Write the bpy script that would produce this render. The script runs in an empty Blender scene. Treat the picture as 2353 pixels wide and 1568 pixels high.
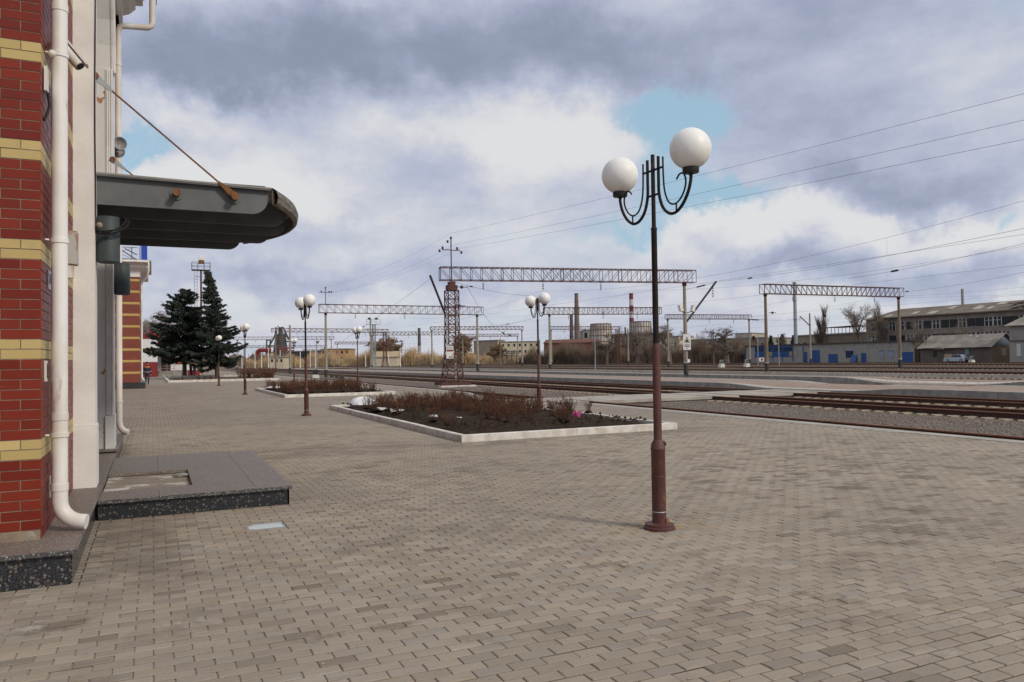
import bpy, bmesh, math, random
from mathutils import Vector, Matrix
random.seed(7)
R = math.radians
scene = bpy.context.scene
COL = scene.collection

# ---------------------------------------------------------------- camera
# image measurements below are in a 2353 x 1568 frame
PW, PH, FPX, PCX, PCY = 2353, 1568, 1780.0, 1176.5, 784.0
YAW = math.atan(826.5 / FPX); PIT = math.atan(42 / FPX); ROL = .0145; CAMH = 1.62
_s, _c = math.sin(YAW), math.cos(YAW)
_r0 = Vector((_c, -_s, 0))
FWD = Vector((_s * math.cos(PIT), _c * math.cos(PIT), math.sin(PIT)))
_u0 = Vector((-_s * math.sin(PIT), -_c * math.sin(PIT), math.cos(PIT)))
RGT = _r0 * math.cos(ROL) - _u0 * math.sin(ROL)
UPV = _u0 * math.cos(ROL) + _r0 * math.sin(ROL)
CAM = Vector((0, 0, CAMH))
cd = bpy.data.cameras.new('camera')
cam = bpy.data.objects.new('camera', cd); COL.objects.link(cam)
m3 = Matrix((RGT, UPV, -FWD)).transposed()
cam.matrix_world = Matrix.Translation(CAM) @ m3.to_4x4()
cd.sensor_width = 36; cd.lens = 36 * FPX / PW; cd.clip_start = .05; cd.clip_end = 6000
scene.camera = cam

def ray(x, y): return FWD * FPX + RGT * (x - PCX) - UPV * (y - PCY)
def G(x, y, z=0.0):
    r = ray(x, y); return CAM + r * ((z - CAMH) / r.z)
def AX(x, y, X):
    r = ray(x, y); return CAM + r * (X / r.x)
def AY(x, y, Y):
    r = ray(x, y); return CAM + r * (Y / r.y)
def AD(x, y, d): return CAM + ray(x, y) * (d / FPX)
def hor(x): return 838 - .0145 * (x - 350)
def proj(p):
    v = Vector(p) - CAM; d = v.dot(FWD)
    if d < .01: return (1e6, 1e6, d)
    return PCX + FPX * v.dot(RGT) / d, PCY - FPX * v.dot(UPV) / d, d

# ---------------------------------------------------------------- node helpers
class NT:
    def __init__(s, tree): s.t = tree; s.L = tree.links
    def n(s, typ, **kw):
        nd = s.t.nodes.new(typ)
        for k, v in kw.items():
            if k.startswith('i_'):
                s.set(nd.inputs[k[2:].replace('_', ' ')], v)
            else: setattr(nd, k, v)
        return nd
    def set(s, sock, v):
        if isinstance(v, bpy.types.NodeSocket): s.L.new(v, sock)
        else: sock.default_value = v
    def math(s, op, a, b=None, c=None, clamp=False):
        nd = s.t.nodes.new('ShaderNodeMath'); nd.operation = op; nd.use_clamp = clamp
        s.set(nd.inputs[0], a)
        if b is not None: s.set(nd.inputs[1], b)
        if c is not None: s.set(nd.inputs[2], c)
        return nd.outputs[0]
    def vmath(s, op, a, b=None, scale=None):
        nd = s.t.nodes.new('ShaderNodeVectorMath'); nd.operation = op
        s.set(nd.inputs[0], a)
        if b is not None: s.set(nd.inputs[1], b)
        if scale is not None: s.set(nd.inputs['Scale'], scale)
        return nd.outputs['Value'] if op in ('DOT_PRODUCT', 'LENGTH') else nd.outputs[0]
    def ramp(s, x, a, b, lo=0.0, hi=1.0):
        nd = s.t.nodes.new('ShaderNodeMapRange'); nd.interpolation_type = 'SMOOTHSTEP'
        s.set(nd.inputs['Value'], x); s.set(nd.inputs['From Min'], a); s.set(nd.inputs['From Max'], b)
        s.set(nd.inputs['To Min'], lo); s.set(nd.inputs['To Max'], hi)
        return nd.outputs[0]
    def mix(s, f, a, b, blend='MIX'):
        nd = s.t.nodes.new('ShaderNodeMix'); nd.data_type = 'RGBA'; nd.blend_type = blend
        s.set(nd.inputs[0], f); s.set(nd.inputs[6], c4(a)); s.set(nd.inputs[7], c4(b))
        return nd.outputs[2]
    def noise(s, vec, scale, detail=4, rough=.55, color=False):
        nd = s.t.nodes.new('ShaderNodeTexNoise'); nd.noise_dimensions = '3D'
        if vec is not None: s.set(nd.inputs['Vector'], vec)
        nd.inputs['Scale'].default_value = scale; nd.inputs['Detail'].default_value = detail
        nd.inputs['Roughness'].default_value = rough
        return nd.outputs['Color' if color else 'Fac']
def c4(c):
    if isinstance(c, bpy.types.NodeSocket): return c
    return (c[0], c[1], c[2], 1.0)

# ---------------------------------------------------------------- world: broken cloud
wd = bpy.data.worlds.new('World'); scene.world = wd; wd.use_nodes = True
wd.cycles.sampling_method = 'MANUAL'; wd.cycles.sample_map_resolution = 512
wt = wd.node_tree; wt.nodes.clear(); k = NT(wt)
SUN_AZ = YAW + R(124)      # clockwise from +Y
SUN_EL = R(36)
out = k.n('ShaderNodeOutputWorld'); bg = k.n('ShaderNodeBackground'); bg.inputs['Strength'].default_value = .1
k.L.new(bg.outputs[0], out.inputs[0])
sky = k.n('ShaderNodeTexSky', sky_type='NISHITA'); sky.sun_disc = False
sky.sun_elevation = SUN_EL; sky.sun_rotation = SUN_AZ; sky.altitude = 100; sky.air_density = 1.0; sky.dust_density = 1.5; sky.ozone_density = 1.5
tc = k.n('ShaderNodeTexCoord'); D0 = tc.outputs['Generated']
sep = k.n('ShaderNodeSeparateXYZ'); k.L.new(D0, sep.inputs[0])
zz = k.math('ADD', k.math('MAXIMUM', sep.outputs[2], 0.0), .22)
comb = k.n('ShaderNodeCombineXYZ')
k.L.new(k.math('DIVIDE', sep.outputs[0], zz), comb.inputs[0]); k.L.new(k.math('DIVIDE', sep.outputs[1], zz), comb.inputs[1])
comb.inputs[2].default_value = 3.3
PL = comb.outputs[0]
wcol = k.noise(D0, 5.0, 6, .6, True)
warp = k.vmath('SCALE', k.vmath('SUBTRACT', wcol, (.5, .5, .5)), scale=.16)
wcol2 = k.noise(D0, 17.0, 5, .6, True)
warp2 = k.vmath('SCALE', k.vmath('SUBTRACT', wcol2, (.5, .5, .5)), scale=.05)
DW = k.vmath('ADD', k.vmath('ADD', D0, warp), warp2)
def lobe(x, y, sx, sy):
    d0 = ray(x, y).normalized(); t = RGT; v = d0.cross(t).normalized(); t = v.cross(d0)
    t = t * (FPX / sx); v = v * (FPX / sy)
    a = k.math('SUBTRACT', k.vmath('DOT_PRODUCT', DW, tuple(t)), t.dot(d0))
    b = k.math('SUBTRACT', k.vmath('DOT_PRODUCT', DW, tuple(v)), v.dot(d0))
    r2 = k.math('ADD', k.math('MULTIPLY', a, a), k.math('MULTIPLY', b, b))
    back = k.math('LESS_THAN', k.vmath('DOT_PRODUCT', D0, tuple(d0)), 0.2)
    r2 = k.math('ADD', r2, k.math('MULTIPLY', back, 100.0))
    return k.math('EXPONENT', k.math('MULTIPLY', r2, -1.0))
def field(base, lobes):
    f = base
    for (x, y, sx, sy, w) in lobes: f = k.math('MULTIPLY_ADD', lobe(x, y, sx, sy), w, f)
    return f
nA = k.noise(PL, 1.3, 6, .52); nB = k.noise(PL, 1.9, 7, .58); nC = k.noise(DW, 9.0, 8, .66); nE = k.noise(k.vmath('MULTIPLY', D0, (1, 1, 2.2)), 6.5, 7, .58)
cover = field(k.math('MULTIPLY_ADD', nA, .9, .32), [
    (1470, 220, 95, 34, -.62), (1600, 245, 100, 62, -.80), (1560, 330, 70, 60, -.35), (1600, 440, 150, 60, -.66), (1450, 515, 100, 34, -.55), (1720, 465, 90, 34, -.55),
    (310, 310, 55, 52, -.75), (290, 350, 40, 40, -.3), (2340, 495, 35, 22, -.4),
    (1150, 300, 300, 120, .35), (1330, 300, 90, 110, .3), (500, 440, 260, 60, .35), (420, 235, 130, 60, .2), (1800, 545, 190, 40, .4), (700, 120, 500, 160, .4), (2100, 250, 330, 170, .45)])
cover = k.math('MULTIPLY_ADD', k.math('SUBTRACT', nC, .5), 1.15, cover)
cf = k.math('MAXIMUM', k.ramp(cover, .26, .78, .0, 1), k.ramp(k.noise(DW, 13.0, 6, .65), .48, .70, .0, .6))
shade = field(k.math('MULTIPLY_ADD', nB, .75, -.10), [
    (760, 190, 300, 75, .62), (1080, 110, 480, 95, .52), (560, 120, 260, 70, .30), (420, 60, 260, 90, .22), (1750, 70, 420, 100, .30), (2040, 445, 240, 62, .66), (1900, 330, 220, 90, .18), (2200, 260, 300, 110, .20),
    (650, 640, 330, 32, .38), (1750, 628, 260, 32, .36), (1100, 600, 300, 22, .14), (350, 545, 160, 50, .25), (2200, 625, 200, 30, .30), (1300, 690, 200, 25, .2), (800, 540, 120, 30, .15), (1000, 430, 260, 50, .22), (350, 140, 160, 60, .2), (1350, 120, 260, 60, .2),
    (1220, 300, 260, 60, -.42), (450, 235, 200, 45, -.55), (480, 425, 250, 50, -.62), (1400, 250, 110, 80, -.35), (1760, 520, 240, 40, -.62), (2230, 515, 190, 38, -.58), (900, 330, 120, 30, -.15), (700, 470, 150, 40, -.3), (1000, 660, 180, 26, -.25), (850, 715, 500, 30, -.22), (1850, 700, 400, 26, -.22), (2250, 690, 200, 20, -.3)])
shade = k.math('MULTIPLY_ADD', k.math('SUBTRACT', nC, .5), .50, shade)
shade = k.math('MULTIPLY_ADD', k.math('SUBTRACT', nE, .5), 1.15, shade)
rp = k.n('ShaderNodeValToRGB'); rp.color_ramp.interpolation = 'B_SPLINE'
STOPS = ((.0, (.70, .705, .715)), (.14, (.655, .665, .70)), (.28, (.56, .58, .65)), (.46, (.445, .485, .615)), (.64, (.355, .40, .53)), (.82, (.285, .325, .44)), (1., (.24, .28, .385)))
el_ = rp.color_ramp.elements
while len(el_) < len(STOPS): el_.new(.5)
for e_, (ps, cc) in zip(el_, STOPS): e_.position = ps; e_.color = (*cc, 1)
k.L.new(k.math('MULTIPLY_ADD', shade, .76, .09), rp.inputs[0])
cl2 = k.vmath('SCALE', rp.outputs[0], scale=10.0)
blue = k.mix(.75, sky.outputs[0], (3.7, 5.6, 6.9))
lowhaze = k.ramp(sep.outputs[2], .0, .12, .35, 0)
skyc = k.mix(cf, blue, cl2)
skyc = k.mix(lowhaze, skyc, (5.3, 5.4, 6.3))
k.L.new(skyc, bg.inputs['Color'])

# ---------------------------------------------------------------- sun (veiled) and exposure
sl = bpy.data.lights.new('sun', 'SUN'); sl.energy = 2.0; sl.angle = R(11); sl.color = (1, .90, .74)
so = bpy.data.objects.new('sun', sl); COL.objects.link(so)
sd = Vector((math.sin(SUN_AZ) * math.cos(SUN_EL), math.cos(SUN_AZ) * math.cos(SUN_EL), math.sin(SUN_EL)))
so.rotation_euler = sd.to_track_quat('Z', 'Y').to_euler(); so.location = (0, 0, 60)
vs = scene.view_settings; vs.view_transform = 'Standard'; vs.look = 'None'; vs.exposure = 0.08; vs.gamma = 1; vs.use_curve_mapping = False
scene.render.engine = 'CYCLES'
scene.cycles.use_denoising = True
scene.cycles.max_bounces = 6; scene.cycles.transparent_max_bounces = 8

# ---------------------------------------------------------------- materials
MATS = {}
def new_mat(name):
    m = bpy.data.materials.new(name); m.use_nodes = True; t = m.node_tree
    b = t.nodes['Principled BSDF']; return m, NT(t), b
def M(name, col, col2=None, rough=.8, scale=4., amt=.6, col3=None, scale3=25., bump=0., bscale=60., metal=0., spec=.4, stretch=None, lo=.35, hi=.65, lo3=.55, hi3=.7, coat=0):
    if name in MATS: return MATS[name]
    m, k, b = new_mat(name)
    pos = k.n('ShaderNodeNewGeometry').outputs['Position']
    if stretch: pos = k.vmath('MULTIPLY', pos, stretch)
    c = c4(col)
    if col2 is not None:
        f = k.ramp(k.noise(pos, scale, 6), lo, hi); f = k.math('MULTIPLY', f, amt); c = k.mix(f, col, col2)
    if col3 is not None:
        f = k.ramp(k.noise(pos, scale3, 5, .6), lo3, hi3); c = k.mix(f, c, col3)
    k.set(b.inputs['Base Color'], c)
    b.inputs['Roughness'].default_value = rough; b.inputs['Metallic'].default_value = metal
    b.inputs['Specular IOR Level'].default_value = spec; b.inputs['Coat Weight'].default_value = coat
    if bump:
        bn = k.n('ShaderNodeBump'); bn.inputs['Strength'].default_value = bump; bn.inputs['Distance'].default_value = .02
        k.L.new(k.noise(pos, bscale, 5), bn.inputs['Height']); k.L.new(bn.outputs[0], b.inputs['Normal'])
    MATS[name] = m; return m

def paving_color(k, pos, tint):
    """concrete block colour: per-block tint (0..1) plus large stains, painted contact shading and fine grain"""
    c = k.mix(tint, (.27, .222, .172), (.368, .310, .245))
    c = k.mix(k.ramp(tint, .90, .98), c, (.285, .252, .215))
    c = k.mix(k.ramp(tint, 1.02, 1.7), c, (.160, .127, .096))
    big = k.noise(pos, .30, 5, .55); c = k.mix(k.math('MULTIPLY', k.ramp(big, .38, .62), .45), c, (.235, .198, .158))
    med = k.noise(pos, 1.5, 7, .66); c = k.mix(k.math('MULTIPLY', k.ramp(med, .52, .70), .55), c, (.15, .12, .09))
    wet = k.noise(k.vmath('MULTIPLY', pos, (1, 1.5, 1)), .8, 8, .70)
    c = k.mix(k.math('MULTIPLY', k.ramp(wet, .575, .66), .62), c, (.105, .08, .058))
    ef = k.noise(k.vmath('ADD', pos, (31, 7, 2)), 2.0, 8, .72); c = k.mix(k.math('MULTIPLY', k.ramp(ef, .60, .72), .5), c, (.52, .49, .455))
    ln = k.noise(k.vmath('MULTIPLY', pos, (.25, 1.6, 1)), 1.2, 6, .65); c = k.mix(k.math('MULTIPLY', k.ramp(ln, .55, .70), .35), c, (.43, .385, .33))
    dl = k.vmath('LENGTH', k.vmath('MULTIPLY', k.vmath('SUBTRACT', pos, (4.40, 6.08, 0)), (1.1, 1.5, 0)))
    oc = k.math('MULTIPLY', k.ramp(dl, .12, .75, 1, 0), k.ramp(k.noise(pos, 5.5, 6, .7), .46, .60)); c = k.mix(k.math('MULTIPLY', oc, .75), c, (.27, .185, .055))
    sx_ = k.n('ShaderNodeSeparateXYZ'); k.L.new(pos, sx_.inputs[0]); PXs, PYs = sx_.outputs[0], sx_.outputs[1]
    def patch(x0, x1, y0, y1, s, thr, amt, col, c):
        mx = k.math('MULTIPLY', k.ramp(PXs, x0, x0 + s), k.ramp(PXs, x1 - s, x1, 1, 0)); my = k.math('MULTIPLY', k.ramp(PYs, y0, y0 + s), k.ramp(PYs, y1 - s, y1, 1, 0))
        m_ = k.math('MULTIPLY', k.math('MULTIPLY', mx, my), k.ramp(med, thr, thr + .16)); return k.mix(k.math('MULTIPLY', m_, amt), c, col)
    c = patch(4.6, 11.8, 13.2, 14.6, .5, .40, .55, (.13, .105, .08), c)  # contact shading at the kerb front, painted together with a damp band
    c = patch(-.7, 5.0, 13.1, 15.6, .8, .40, .5, (.14, .112, .085), c)  # painted contact shading and damp beyond the entrance step
    c = patch(-.7, .35, 6.4, 9.4, .35, .36, .55, (.11, .09, .068), c)  # contact shadow along the plinth painted into the damp blocks
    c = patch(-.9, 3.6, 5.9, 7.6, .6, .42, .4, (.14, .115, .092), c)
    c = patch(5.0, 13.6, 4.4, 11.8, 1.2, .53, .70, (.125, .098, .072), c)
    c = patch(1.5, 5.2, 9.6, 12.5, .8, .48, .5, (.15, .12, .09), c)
    gr = k.noise(pos, 140, 3, .6); c = k.mix(k.math('MULTIPLY', k.ramp(gr, .30, .75), .22), c, (.46, .40, .33))
    sp = k.noise(pos, 34, 5, .7); c = k.mix(k.math('MULTIPLY', k.ramp(sp, .60, .72), .45), c, (.18, .155, .125))
    return c
def mat_paver():
    m, k, b = new_mat('concrete_paver')
    pos = k.n('ShaderNodeNewGeometry').outputs['Position']
    at = k.n('ShaderNodeAttribute', attribute_name='tint').outputs['Fac']
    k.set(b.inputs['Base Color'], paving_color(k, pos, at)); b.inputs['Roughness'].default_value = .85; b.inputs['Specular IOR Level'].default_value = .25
    bn = k.n('ShaderNodeBump'); bn.inputs['Strength'].default_value = .35; bn.inputs['Distance'].default_value = .004
    k.L.new(k.noise(pos, 90, 5, .65), bn.inputs['Height']); k.L.new(bn.outputs[0], b.inputs['Normal'])
    return m
def mat_paving_sheet(name, mortar=(.050, .040, .030), pinkish=0.0, msize=.0062):
    m, k, b = new_mat(name)
    pos = k.n('ShaderNodeNewGeometry').outputs['Position']
    br = k.n('ShaderNodeTexBrick'); k.L.new(pos, br.inputs['Vector'])
    br.offset = .5; br.offset_frequency = 2; br.squash = 1; br.inputs['Scale'].default_value = 1
    br.inputs['Brick Width'].default_value = .2; br.inputs['Row Height'].default_value = .1
    br.inputs['Mortar Size'].default_value = msize; br.inputs['Mortar Smooth'].default_value = .1; br.inputs['Bias'].default_value = 0
    br.inputs['Color1'].default_value = (0, 0, 0, 1); br.inputs['Color2'].default_value = (1, 1, 1, 1); br.inputs['Mortar'].default_value = (.5, .5, .5, 1)
    sc = k.n('ShaderNodeSeparateColor'); k.L.new(br.outputs['Color'], sc.inputs[0])
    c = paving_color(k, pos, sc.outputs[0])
    if pinkish: c = k.mix(pinkish, c, (.36, .25, .20))
    c = k.mix(br.outputs['Fac'], c, mortar)
    k.set(b.inputs['Base Color'], c); b.inputs['Roughness'].default_value = .88; b.inputs['Specular IOR Level'].default_value = .25
    return m
def mat_granite(name, dark, fleck, fleck2, rough, vs_=46, lo=.30, gm=.6):
    m, k, b = new_mat(name)
    pos = k.n('ShaderNodeNewGeometry').outputs['Position']
    v = k.n('ShaderNodeTexVoronoi', feature='F1'); v.inputs['Scale'].default_value = vs_
    wv = k.vmath('ADD', pos, k.vmath('SCALE', k.noise(pos, 30, 3, .5, True), scale=.03)); k.L.new(wv, v.inputs['Vector'])
    f = k.ramp(v.outputs['Distance'], .28, .42, 1, 0)
    sc = k.n('ShaderNodeSeparateColor'); k.L.new(v.outputs['Color'], sc.inputs[0])
    sel = k.ramp(sc.outputs[0], lo, lo + .15)
    c = k.mix(k.math('MULTIPLY', f, sel), dark, k.mix(sc.outputs[1], fleck, fleck2))
    gr = k.noise(pos, 170, 4, .7); c = k.mix(k.math('MULTIPLY', k.ramp(gr, .50, .64), gm), c, fleck2)
    k.set(b.inputs['Base Color'], c); b.inputs['Roughness'].default_value = rough; b.inputs['Specular IOR Level'].default_value = .5
    return m
def mat_brick(name, c1, c2, mortar, bw=.27, rh=.0788, ms=.006, rough=.55, axis='XZ', dirt=.3, offx=0., offz=0.):
    """brick texture for walls too far away for single bricks"""
    m, k, b = new_mat(name)
    pos = k.n('ShaderNodeNewGeometry').outputs['Position']
    sp = k.n('ShaderNodeSeparateXYZ'); k.L.new(pos, sp.inputs[0]); cb = k.n('ShaderNodeCombineXYZ')
    src = {'XZ': sp.outputs[0], 'YZ': sp.outputs[1], 'SZ': k.math('ADD', sp.outputs[0], sp.outputs[1])}[axis]
    k.L.new(k.math('ADD', src, offx), cb.inputs[0]); k.L.new(k.math('ADD', sp.outputs[2], offz), cb.inputs[1])
    br = k.n('ShaderNodeTexBrick'); k.L.new(cb.outputs[0], br.inputs['Vector'])
    br.inputs['Scale'].default_value = 1; br.inputs['Brick Width'].default_value = bw; br.inputs['Row Height'].default_value = rh
    br.inputs['Mortar Size'].default_value = ms; br.inputs['Bias'].default_value = 0
    br.inputs['Color1'].default_value = c4(c1); br.inputs['Color2'].default_value = c4(c2); br.inputs['Mortar'].default_value = c4(mortar)
    n = k.noise(pos, .8, 6, .6); c = k.mix(k.math('MULTIPLY', k.ramp(n, .45, .7), dirt), br.outputs['Color'], tuple(a * .45 for a in c1))
    k.set(b.inputs['Base Color'], c); b.inputs['Roughness'].default_value = rough
    bn = k.n('ShaderNodeBump'); bn.inputs['Strength'].default_value = .4; bn.inputs['Distance'].default_value = .01
    k.L.new(k.math('SUBTRACT', 1.0, br.outputs['Fac']), bn.inputs['Height']); k.L.new(bn.outputs[0], b.inputs['Normal'])
    return m
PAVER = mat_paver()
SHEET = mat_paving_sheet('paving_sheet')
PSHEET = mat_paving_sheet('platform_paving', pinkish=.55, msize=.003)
GRANITE = mat_granite('granite_polished', (.014, .017, .024), (.13, .095, .075), (.20, .19, .18), .25, 34, .28, .45)
GRANTOP = mat_granite('granite_worn', (.125, .098, .082), (.27, .205, .165), (.40, .34, .29), .55, 52, .2, .75)
GRANEDGE = mat_granite('granite_edge', (.03, .034, .04), (.26, .23, .20), (.40, .38, .35), .3, 60, .2, .7)
def mat_glazed(name, c1, c2):
    m, k, b = new_mat(name)
    pos = k.n('ShaderNodeNewGeometry').outputs['Position']
    oi = k.n('ShaderNodeAttribute', attribute_name='tint').outputs['Fac']
    c = k.mix(oi, tuple(a * .95 for a in c1), tuple(a * 1.0 for a in c2)); d = k.noise(pos, 5, 7, .7)
    c = k.mix(k.math('MULTIPLY', k.ramp(d, .48, .72), .30), c, tuple(a * .5 + .01 for a in c1))
    sm = k.noise(pos, 14, 6, .7); c = k.mix(k.math('MULTIPLY', k.ramp(sm, .64, .74), .18), c, (.33, .25, .19))
    k.set(b.inputs['Base Color'], c); b.inputs['Roughness'].default_value = .42; b.inputs['Specular IOR Level'].default_value = .28
    bn = k.n('ShaderNodeBump'); bn.inputs['Strength'].default_value = .12; bn.inputs['Distance'].default_value = .004
    k.L.new(k.noise(pos, 40, 4), bn.inputs['Height']); k.L.new(bn.outputs[0], b.inputs['Normal'])
    return m
REDB = mat_glazed('glazed_red_brick', (.165, .017, .008), (.215, .026, .011))
YELB = mat_glazed('glazed_yellow_brick', (.50, .375, .155), (.56, .43, .19))
MORTAR = M('mortar', (.31, .235, .175), (.17, .125, .10), scale=9, rough=.95, bump=.3)
WHITEP = M('white_plaster', (.80, .79, .775), (.70, .68, .655), scale=2.2, amt=.8, col3=(.60, .48, .36), scale3=3.1, lo3=.68, hi3=.82, rough=.85, bump=.15, bscale=25)
JAMBP = M('peeling_plaster', (.74, .71, .70), (.64, .59, .575), scale=2., amt=.8, col3=(.40, .22, .10), scale3=2.6, lo3=.615, hi3=.63, rough=.88, bump=.2, bscale=30)
PIPEW = M('pipe_white_paint', (.80, .79, .775), (.58, .52, .45), scale=3, amt=.65, col3=(.36, .25, .16), scale3=7, lo3=.63, hi3=.78, rough=.45, stretch=(1, 1, .35))
STEELG = M('canopy_grey_steel', (.105, .115, .12), (.15, .16, .165), scale=3, amt=.6, col3=(.20, .08, .03), scale3=7, lo3=.70, hi3=.76, rough=.5)
RUSTY = M('rust', (.16, .07, .035), (.28, .13, .05), scale=12, rough=.85, bump=.3)
CANTOP = M('canopy_flashing', (.20, .175, .135), (.085, .07, .055), scale=4, amt=.9, rough=.6, stretch=(1, 1, 6))
MAROON = M('maroon_paint', (.088, .034, .030), (.125, .05, .042), scale=6, col3=(.20, .075, .02), scale3=8, lo3=.56, hi3=.70, rough=.6, bump=.15, bscale=50)
IRON = M('dark_iron', (.020, .015, .014), (.040, .026, .021), scale=7, col3=(.11, .045, .018), scale3=6, lo3=.62, hi3=.75, rough=.75, spec=.2)
BLACK = M('black_plastic', (.015, .015, .016), rough=.45)
BLACKP = M('black_paint', (.035, .036, .038), (.06, .058, .055), scale=5, rough=.7)
KERBW = M('whitewashed_kerb', (.72, .70, .66), (.50, .45, .38), scale=3.5, amt=.8, col3=(.30, .26, .20), scale3=9, lo3=.60, hi3=.75, rough=.9, bump=.4, bscale=40)
SOIL = M('dark_soil', (.032, .022, .015), (.058, .040, .028), scale=6, col3=(.015, .010, .007), scale3=22, rough=1, spec=.1, bump=.9, bscale=35)
SNOW = M('old_snow', (.80, .81, .83), (.60, .58, .55), scale=8, amt=.5, rough=.7, bump=.3)
TWIG = M('rose_twig', (.085, .040, .026), (.14, .065, .04), scale=9, rough=.9)
DLEAF = M('dry_leaf', (.20, .085, .028), (.11, .042, .02), scale=14, rough=.9)
def mat_ballast():
    m, k, b = new_mat('ballast_gravel')
    pos = k.n('ShaderNodeNewGeometry').outputs['Position']
    v = k.n('ShaderNodeTexVoronoi', feature='F1'); v.inputs['Scale'].default_value = 17; k.L.new(pos, v.inputs['Vector'])
    sc = k.n('ShaderNodeSeparateColor'); k.L.new(v.outputs['Color'], sc.inputs[0])
    c = k.mix(sc.outputs[0], (.115, .088, .068), (.285, .23, .185)); c = k.mix(k.ramp(sc.outputs[1], .85, .97), c, (.42, .37, .32))
    c = k.mix(k.ramp(v.outputs['Distance'], .40, .70), c, (.045, .036, .03))
    n = k.noise(pos, .5, 5, .6); c = k.mix(k.math('MULTIPLY', k.ramp(n, .40, .68), .6), c, (.13, .078, .045))
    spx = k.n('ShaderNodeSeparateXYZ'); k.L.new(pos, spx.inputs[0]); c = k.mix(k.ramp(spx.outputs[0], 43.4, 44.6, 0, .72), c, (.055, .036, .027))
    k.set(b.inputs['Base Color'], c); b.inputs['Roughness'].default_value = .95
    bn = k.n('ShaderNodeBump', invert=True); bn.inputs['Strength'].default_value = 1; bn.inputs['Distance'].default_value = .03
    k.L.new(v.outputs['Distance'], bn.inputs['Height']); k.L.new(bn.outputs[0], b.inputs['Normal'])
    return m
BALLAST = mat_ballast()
STONE = M('gravel_stone', (.15, .125, .105), (.27, .235, .20), scale=31, amt=1, rough=.95)
RAILM = M('rusty_rail', (.045, .022, .016), (.075, .035, .02), scale=8, rough=.8)
RAILT = M('rail_head', (.26, .105, .05), (.17, .07, .035), scale=5, rough=.5, spec=.6)
SLEEPER = M('concrete_sleeper', (.36, .30, .225), (.24, .19, .14), scale=5, rough=.92, bump=.2)
CONC = M('concrete', (.33, .32, .295), (.22, .21, .195), scale=2.4, amt=.9, col3=(.10, .09, .08), scale3=7, lo3=.62, hi3=.72, rough=.92, bump=.3)
CONCL = M('pale_concrete', (.44, .41, .36), (.33, .30, .26), scale=2., amt=.8, rough=.92, bump=.2)
PATHM = M('crossing_concrete', (.42, .385, .335), (.30, .27, .235), scale=1.7, amt=.8, col3=(.17, .15, .13), scale3=6, lo3=.64, hi3=.75, rough=.92, bump=.2)
LINEW = M('worn_white_line', (.62, .60, .55), (.40, .36, .31), scale=7, amt=1, rough=.85)
POLEC = M('concrete_pole', (.34, .31, .25), (.25, .22, .17), scale=4, amt=.9, rough=.92, stretch=(1, 1, .3))
POLEW = M('weathered_pole', (.24, .185, .13), (.17, .13, .09), scale=4, amt=.9, rough=.95, stretch=(1, 1, .3))
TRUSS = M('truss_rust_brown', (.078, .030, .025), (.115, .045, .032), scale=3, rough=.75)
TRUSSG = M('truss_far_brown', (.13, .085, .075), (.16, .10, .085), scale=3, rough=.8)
INSUL = M('insulator_brown', (.03, .02, .018), rough=.35)
WIRE = M('wire_dark', (.07, .065, .07), rough=.7)
GALV = M('galvanised_steel', (.36, .38, .40), (.28, .30, .32), scale=3, rough=.5, metal=.3)
GLASSD = M('dark_window_glass', (.015, .018, .022), rough=.25, spec=.3)
PANEW = M('pale_window_frame', (.55, .55, .54), rough=.6)
BLUEP = M('blue_paint', (.016, .075, .24), (.022, .10, .28), scale=4, rough=.5)
BLUEF = M('blue_banner', (.015, .06, .42), rough=.6)

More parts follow.
